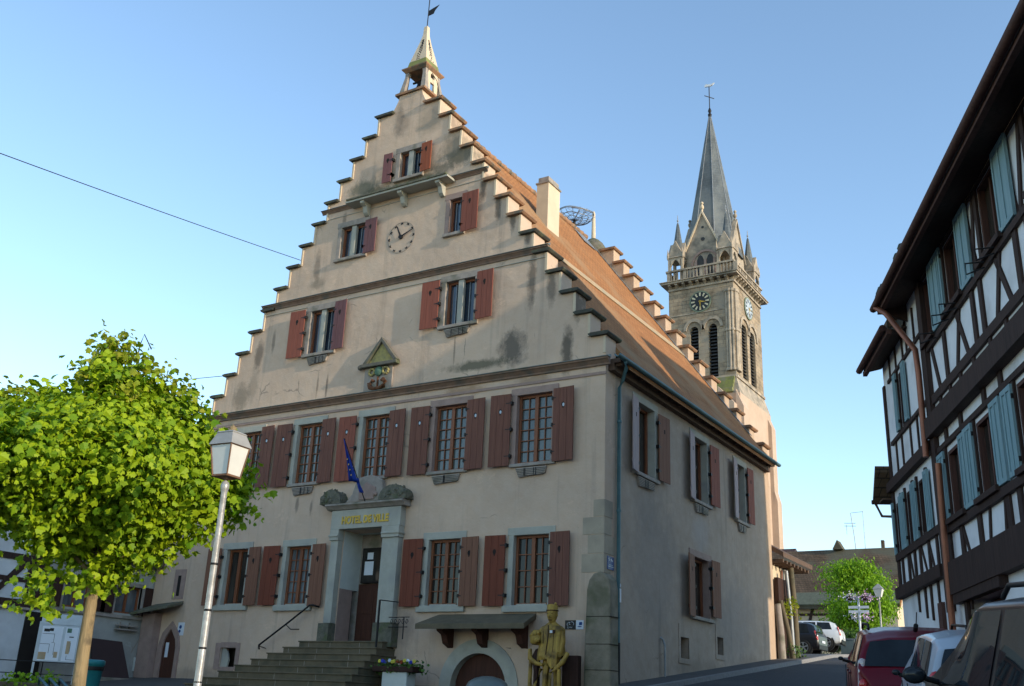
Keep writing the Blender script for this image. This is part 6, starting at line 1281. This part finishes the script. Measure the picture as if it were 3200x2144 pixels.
# ------------------------------------------------------------------ cars
def lerpst(S, x):
    for a, b_ in zip(S, S[1:]):
        if x <= b_[0]: t = (x-a[0])/(b_[0]-a[0]); t2 = t*t*(3-2*t)*.5+t*.5; return [p+(q-p)*(t if i == 0 else t2) for i, (p, q) in enumerate(zip(a, b_))]
    return list(S[-1])
def car(name, label, loc, rz, pitch, L, W, H, paint_, style='hatch', tailm='taillight', wins=None, cat='car', ms=.075):
    """x forward from the rear bumper, body lofted from cross-sections"""
    c = thing(name, loc, label, cat, 'cars parked along the street', rz=rz); c.rotation_euler = (0, -pitch, rz); OFF[c.name] = Vector((0, 0, 0))
    w = W/2; bl = .66*H if style == 'hatch' else .62*H; rx = {'hatch': .32, 'van': .26, 'suv': .3}[style]; nose = L-1.0 if style != 'van' else L-.6; f1, f2 = (.58, .66) if style != 'van' else (.68, .77)
    #  x, sill z, belt z, roof z, belt half width, roof half width
    S = [(0, .42, .62*H*.86, .62*H*.9, w*.82, w*.72), (.07, .34, bl, bl+.04, w*.95, w*.85), (rx, .28, bl, H-.12, w*.985, w*.79), (rx+.28, .26, bl, H-.03, w, w*.80), (L*.42, .24, bl-.01, H, w, w*.80),
         (L*f1, .24, bl-.02, H-.02, w, w*.79), (L*f2, .24, bl-.03, H-.1, w, w*.73), (nose, .24, bl-.02, bl+.06, w*.99, w*.8), (nose+.45, .26, bl-.1, bl-.03, w*.96, w*.78), (L-.12, .3, bl-.25, bl-.2, w*.88, w*.7), (L, .36, bl-.38, bl-.34, w*.75, w*.6)]
    def ring(x):
        x, s, b_, r, wb, wr = lerpst(S, x); k = min(1, max(0, (r-b_)/.4)); we = wb*(1-k)+wr*k
        h = [(wb*.9, s), (wb*.985, s+.08), (wb*1.0, s+(b_-s)*.45), (wb*.985, b_-.03), (wb*.96, b_), (we*1.0+(wb*.96-we)*.06, b_+(r-b_)*.86), (we*.93, r-.035*k-.01), (we*.6, r+.0), (0, r+.012)]
        return [Vector((x, y, z)) for y, z in h]+[Vector((x, -y, z)) for y, z in h[-2::-1]]
    xs_ = sorted(set([i*L/44 for i in range(45)]+[.07, rx, rx+.28, nose]))
    mb = MB(); mb.loft([ring(x) for x in xs_], True); body = mb.build('body', paint_, c)
    # wheel arches, wheels
    wr_ = .31 if style != 'suv' else .35; ax = (.72, L-.82)
    for x in ax:
        for s in (-1, 1):
            A = Fr((x, 0, wr_), (1, 0, 0), (0, s, 0)); MB().disc(A, 0, 0, wr_+.07, w-.25, w*.985+.006, 26).build('wheel_arch', 'black', c)
            mb = MB(); mb.loft([[A.p(r*math.cos(2*PI*i/26), r*math.sin(2*PI*i/26), d) for i in range(26)] for r, d in ((wr_-.03, w-.2), (wr_, w-.17), (wr_, w-.01), (wr_-.03, w+.012), (wr_*.66, w+.006))], True); wh = mb.build('wheel', 'tyre', c)
            mb = MB(); mb.disc(A, 0, 0, .06, w-.02, w+.016, 10)
            for k in range(5): t = 2*PI*k/5+.3; mb.ext(A, [(math.cos(t+q)*r, math.sin(t+q)*r) for r, q in ((.05, -.5), (wr_*.64, -.16), (wr_*.64, .16), (.05, .5))], w-.02, w+.012)
            for k in range(26): t0, t1 = 2*PI*k/26, 2*PI*(k+1)/26; mb.ext(A, [(math.cos(t)*r, math.sin(t)*r) for r, t in ((wr_*.61, t0), (wr_*.68, t0), (wr_*.68, t1), (wr_*.61, t1))], w-.03, w+.013)
            mb.build('rim', 'rim', wh)
    # glass
    def side(x0, x1, sl0=0., sl1=0., s=1, up=.84):
        rings = []
        for i in range(9):
            row = []
            for j in range(7):
                f = .07+(up-.07)*j/6; x = x0+sl0*j/6+(x1+sl1*j/6-x0-sl0*j/6)*i/8
                _, sz, b_, r, wb, wr = lerpst(S, x); k = min(1, max(0, (r-b_)/.4)); we = wb*(1-k)+wr*k
                y = wb*.96+(we*1.0+(wb*.96-we)*.06-wb*.96)*f/.86; row.append(Vector((x, s*(y+.007), b_+(r-b_)*f)))
            rings.append(row)
        return rings
    for s in (-1, 1):
        mb = MB()
        for x0, x1, a, b_ in wins or [(rx+.12, L*.30, .12, 0), (L*.32, L*.475, 0, 0), (L*.495, nose-.38, 0, -.35)]: mb.loft(side(x0, x1, a, b_, s), True, False, False)
        g_ = mb.build('side_window', 'carglass', c)
    def across(x0, x1, wf, n=6, up=.012):
        rows = []
        for i in range(n+1):
            x = x0+(x1-x0)*i/n; _, sz, b_, r, wb, wr = lerpst(S, x); k = min(1, max(0, (r-b_)/.4)); we = wb*(1-k)+wr*k; nx = -1 if x < L/2 else 1
            rows.append([Vector((x+nx*up, we*wf*q, r+.006+(-.035*k*max(0, abs(q)*wf-.6)/.33)+up*.6)) for q in (-1, -.6, -.2, .2, .6, 1)])
        return rows
    MB().loft(across(.085, rx-.03, .9), True, False, False).build('rear_window', 'carglass', c)
    MB().loft(across(L*f2+.02, nose-.04, .9), True, False, False).build('windscreen', 'carglass', c)
    for s in (-1, 1):
        mb = MB()
        for i in range(7): mb.ball((.075+.014*i, s*(w*.87), bl*.78+.05*i), .105-.004*i, 6, (.6, .75, .9))
        o = mb.build('tail_light', tailm, c)
        if tailm == 'lampclear': MB().ball((.045, s*w*.88, bl*.84), .07, 6, (.7, .8, 1)).build('red_lens', 'taillight', o)
        mb = MB()
        for i in range(4): mb.ball((L-.2-.03*i, s*(w*.68+.02*i), bl-.3+.02*i), .09, 6, (.8, 1, .6))
        mb.build('headlight', 'lampclear', c)
        mb = MB(); xm = nose-(.42 if style != 'van' else .1); mb.tube((xm, s*w*.93, bl+.0), (xm-.02, s*(w+.05), bl+.03), .022).ball((xm, s*(w+.04+ms), bl+.05), ms, 8, (.45, 1.1, .8)); o = mb.build('wing_mirror', 'black', c)
        MB().ball((xm-.02, s*(w+.04+ms), bl+.05), ms*.86, 8, (.42, 1.1, .78)).build('mirror_glass', 'carglass', o)
        MB().box(Fr((0, 0, 0), (1, 0, 0), (0, s, 0)), L*.33, L*.37, bl-.1, bl-.07, w*.98, w+.015).box(Fr((0, 0, 0), (1, 0, 0), (0, s, 0)), L*.5, L*.54, bl-.1, bl-.07, w*.98, w+.015).build('door_handle', paint_, c)
    B('bumper', 'black', c, (-.02, .1, .25, .5, -w*.82, w*.82), fr=Fr((0, 0, 0), (1, 0, 0), (0, 1, 0)), bevel=.03)
    MB().box(Fr((0, 0, 0), (0, 1, 0), (-1, 0, 0)), -.26, .26, .58, .69, .0, .03).build('number_plate', 'signwhite', c)
    mb = MB()
    for x in (L*.30, L*.485, nose-.2):
        for s in (-1, 1): mb.path([(x, s*(w*1.0+.003), z) for z in (.35, .6, bl-.04)], .005, 4)
    mb.build('door_seam', 'black', c)
    return c
hd_ = math.atan2(DR.y, DR.x); sl = math.atan(.095)
def park(t, d): q = RW.p(t, 0, d); return (q.x, q.y, gz(q.y)+.01)
CR = car('parked_car', 'dark red hatchback with roof antenna parked against the half-timbered house', park(13.75, 1.2), hd_-rad(7), sl, 4.0, 1.68, 1.52, 'carred', tailm='lampclear', ms=.035)
mb = MB(); mb.tube((.42, .05, 1.5), (.3, .05, 1.56), .03).tube((.3, .05, 1.55), (.1, .05, 1.72), .006); mb.build('antenna', 'black', CR)
mb = MB()
for s in (-1, 1): mb.path([(.7, s*.6, 1.5), (.8, s*.6, 1.56), (2.1, s*.6, 1.56), (2.2, s*.6, 1.49)], .018)
mb.build('roof_rail', 'black', CR); MB().path([(.02, -.1, .98), (.0, .25, 1.0)], .01).build('wiper', 'black', CR)
car('parked_car', 'small silver-blue car parked behind the dark red hatchback', park(10.2, 1.2), hd_-rad(6), sl, 3.3, 1.6, 1.5, 'carsilver', ms=.04)
CD = car('parked_car', 'dark people carrier with roof rails, nearest of the parked cars', park(5.0, 1.42), hd_, sl, 4.4, 1.82, 1.72, 'cardark', style='van', ms=.082, wins=[(.4, 1.35, .1, 0), (1.42, 2.3, 0, 0), (2.4, 3.62, 0, -.42)])
mb = MB(); mb.path([(.6, .62, 1.70), (.7, .62, 1.77), (2.6, .62, 1.77), (2.75, .62, 1.69)], .018).path([(.6, -.62, 1.70), (.7, -.62, 1.77), (2.6, -.62, 1.77), (2.75, -.62, 1.69)], .018); mb.build('roof_rail', 'black', CD)
q = v(-.2640, 53.4); car('parked_car', 'black estate car parked across the street end beside the old gate', (q.x, q.y, gz(q.y)+.01), PI, 0, 4.5, 1.8, 1.56, 'carblack', style='suv')
q = v(-.2462, 56.5); car('parked_car', 'white rounded hatchback parked beyond the black estate car', (q.x, q.y, gz(q.y)+.2), PI+.12, 0, 3.9, 1.7, 1.42, 'carwhite')

# ------------------------------------------------------------------ ground, road, kerb
def sheet(name, m, xs, ys, up, kind='structure'):
    vs = [(x(y) if callable(x) else x, y, gz(y)+up) for y in ys for x in xs]; n = len(xs)
    fs = [(j*n+i, j*n+i+1, (j+1)*n+i+1, (j+1)*n+i) for j in range(len(ys)-1) for i in range(n-1)]
    me = bpy.data.meshes.new(name); me.from_pydata(vs, [], fs); me.materials.append(M[m]); o = bpy.data.objects.new(name, me); COL.objects.link(o); return tag(o, kind=kind)
sheet('ground', 'paving', [-600, -100, -40, -20, 0, 20, 60, 200, 600], [-300, -90, -45, -23.2, -10, 0, 13, 19, 28, 33, 45, 80, 200, 600], 0)
yr = [-60, -45, -23.2, -10, 0, 4, 8, 13, 16, 19, 23, 28, 33, 36]
edge = lambda y: 1.15 if y < 13 else 1.15-(y-13)*.09
sheet('road', 'asphalt', [edge, lambda y: edge(y)+3, lambda y: 11.5 if y < -8 else 11.5-(y+8)*.25], yr, .004)
mb = MB()
ys = [-3, 0, 4, 8, 13, 16, 19, 23, 28]
def strip(mb, x0, x1, h0, h1):
    v_ = []; 
    for y in ys:
        a, b_ = x0(y), x1(y); v_ += [Vector((a, y, gz(y)+h0)), Vector((b_, y, gz(y)+h0)), Vector((b_, y, gz(y)+h1)), Vector((a, y, gz(y)+h1))]
    f = []
    for j in range(len(ys)-1):
        for i in range(4): f.append((4*j+i, 4*j+(i+1) % 4, 4*j+4+(i+1) % 4, 4*j+4+i))
    f += [(0, 1, 2, 3), tuple(4*(len(ys)-1)+i for i in (3, 2, 1, 0))]; mb.add(v_, f)
strip(mb, lambda y: edge(y)-.16, lambda y: edge(y)-.02, -.1, .125); tag(mb.build('kerb', 'kerb'), kind='structure')
mb = MB(); strip(mb, lambda y: -3 if y > 13.7 else .002, lambda y: edge(y)-.165, -.1, .115); tag(mb.build('pavement', 'paving'), kind='structure')

# loose repeats inside one part become parts of their own; nothing hangs deeper than thing > part > sub-part
def islands(o):
    bm = bmesh.new(); bm.from_mesh(o.data); bm.faces.ensure_lookup_table(); bm.verts.ensure_lookup_table(); seen = [0]*len(bm.verts); n_ = 0
    for v0 in bm.verts:
        if seen[v0.index]: continue
        n_ += 1; st_ = [v0]; seen[v0.index] = n_
        while st_:
            a_ = st_.pop()
            for e_ in a_.link_edges:
                b2 = e_.other_vert(a_)
                if not seen[b2.index]: seen[b2.index] = n_; st_.append(b2)
    bm.free(); return seen, n_
def split_loose(o):
    seen, n_ = islands(o)
    if n_ < 2: return
    me = o.data
    for k in range(1, n_+1):
        idx = [i for i, q_ in enumerate(seen) if q_ == k]; mp_ = {v_: i for i, v_ in enumerate(idx)}
        ps = [p_ for p_ in me.polygons if seen[p_.vertices[0]] == k]
        m2 = bpy.data.meshes.new(o.name.split('.')[0]); m2.from_pydata([me.vertices[i].co[:] for i in idx], [], [[mp_[v_] for v_ in p_.vertices] for p_ in ps])
        m2.polygons.foreach_set('use_smooth', [p_.use_smooth for p_ in ps])
        for mm in me.materials: m2.materials.append(mm)
        if k == 1: o.data = m2
        else:
            c = o.copy(); c.data = m2; COL.objects.link(c); c.parent = o.parent
for o in list(SC.objects):
    if o.type == 'MESH' and o.parent and o.name.split('.')[0] in ('sun_edge_lath', 'post', 'portal_base', 'string_band', 'corbel', 'backrest', 'rafter_end', 'rafter_ends', 'corner_stone', 'hinge', 'box_bracket', 'notice_paper', 'weather_bar', 'sign_board', 'tower_buttress', 'door_handle', 'flower_rail', 'pole_strap'): split_loose(o)
def depth(o): return 0 if o.parent is None else 1+depth(o.parent)
for o in sorted(SC.objects, key=depth):
    while depth(o) > 2: o.parent = o.parent.parent
for o in SC.objects:
    if o.name.startswith('rafter_ends'): o.name = o.name.replace('rafter_ends', 'rafter_end')

# ------------------------------------------------------------------ light, sky, camera
SUN_E, SUN_A = rad(15), rad(7)
w = bpy.data.worlds.new('World'); SC.world = w; w.use_nodes = True
n = w.node_tree.nodes; bg = n['Background']; sky = n.new('ShaderNodeTexSky'); sky.sky_type = 'NISHITA'; sky.sun_disc = False
sky.sun_elevation = SUN_E; sky.sun_rotation = rad(90)+SUN_A; sky.altitude = 200; sky.air_density = 1.0; sky.dust_density = .15; sky.ozone_density = .95
wb = n.new('ShaderNodeMixRGB'); wb.blend_type = 'MULTIPLY'; wb.inputs[0].default_value = 1; wb.inputs[2].default_value = (.925, 1.0, 1.045, 1)
w.node_tree.links.new(sky.outputs[0], wb.inputs[1]); w.node_tree.links.new(wb.outputs[0], bg.inputs[0]); bg.inputs[1].default_value = .15
sd_ = Vector((math.cos(SUN_E)*math.cos(SUN_A), -math.cos(SUN_E)*math.sin(SUN_A), math.sin(SUN_E)))
ld = bpy.data.lights.new('sun', 'SUN'); ld.energy = 2.15; ld.angle = rad(.5); ld.color = (1, .86, .66)
lo = bpy.data.objects.new('sun', ld); COL.objects.link(lo); lo.rotation_euler = sd_.to_track_quat('Z', 'Y').to_euler(); lo.location = (20, -30, 40)
cam = bpy.data.cameras.new('camera'); co = bpy.data.objects.new('camera', cam); COL.objects.link(co); SC.camera = co
yaw, pi_, ro, f_ = -0.56174, 0.34587, 0.04393, 3186.98
fw = Vector((math.sin(yaw)*math.cos(pi_), math.cos(yaw)*math.cos(pi_), math.sin(pi_))); r_ = fw.cross(Vector((0, 0, 1))).normalized(); u_ = r_.cross(fw)
r2 = r_*math.cos(ro)+u_*math.sin(ro); u2 = -r_*math.sin(ro)+u_*math.cos(ro)
mt = Matrix((r2, u2, -fw)).transposed().to_4x4(); mt.translation = CAMP+Vector((0, 0, 0)); co.matrix_world = mt
co.location = (11.63, -23.239, 1.6)
cam.sensor_width = 36; cam.lens = 36*f_/3200; cam.clip_end = 3000; cam.clip_start = .1
SC.view_settings.view_transform = 'Standard'; SC.view_settings.look = 'None'; SC.view_settings.exposure = 1.14; SC.view_settings.gamma = 1
SC.render.engine = 'CYCLES'; SC.cycles.max_bounces = 6; SC.cycles.use_denoising = True
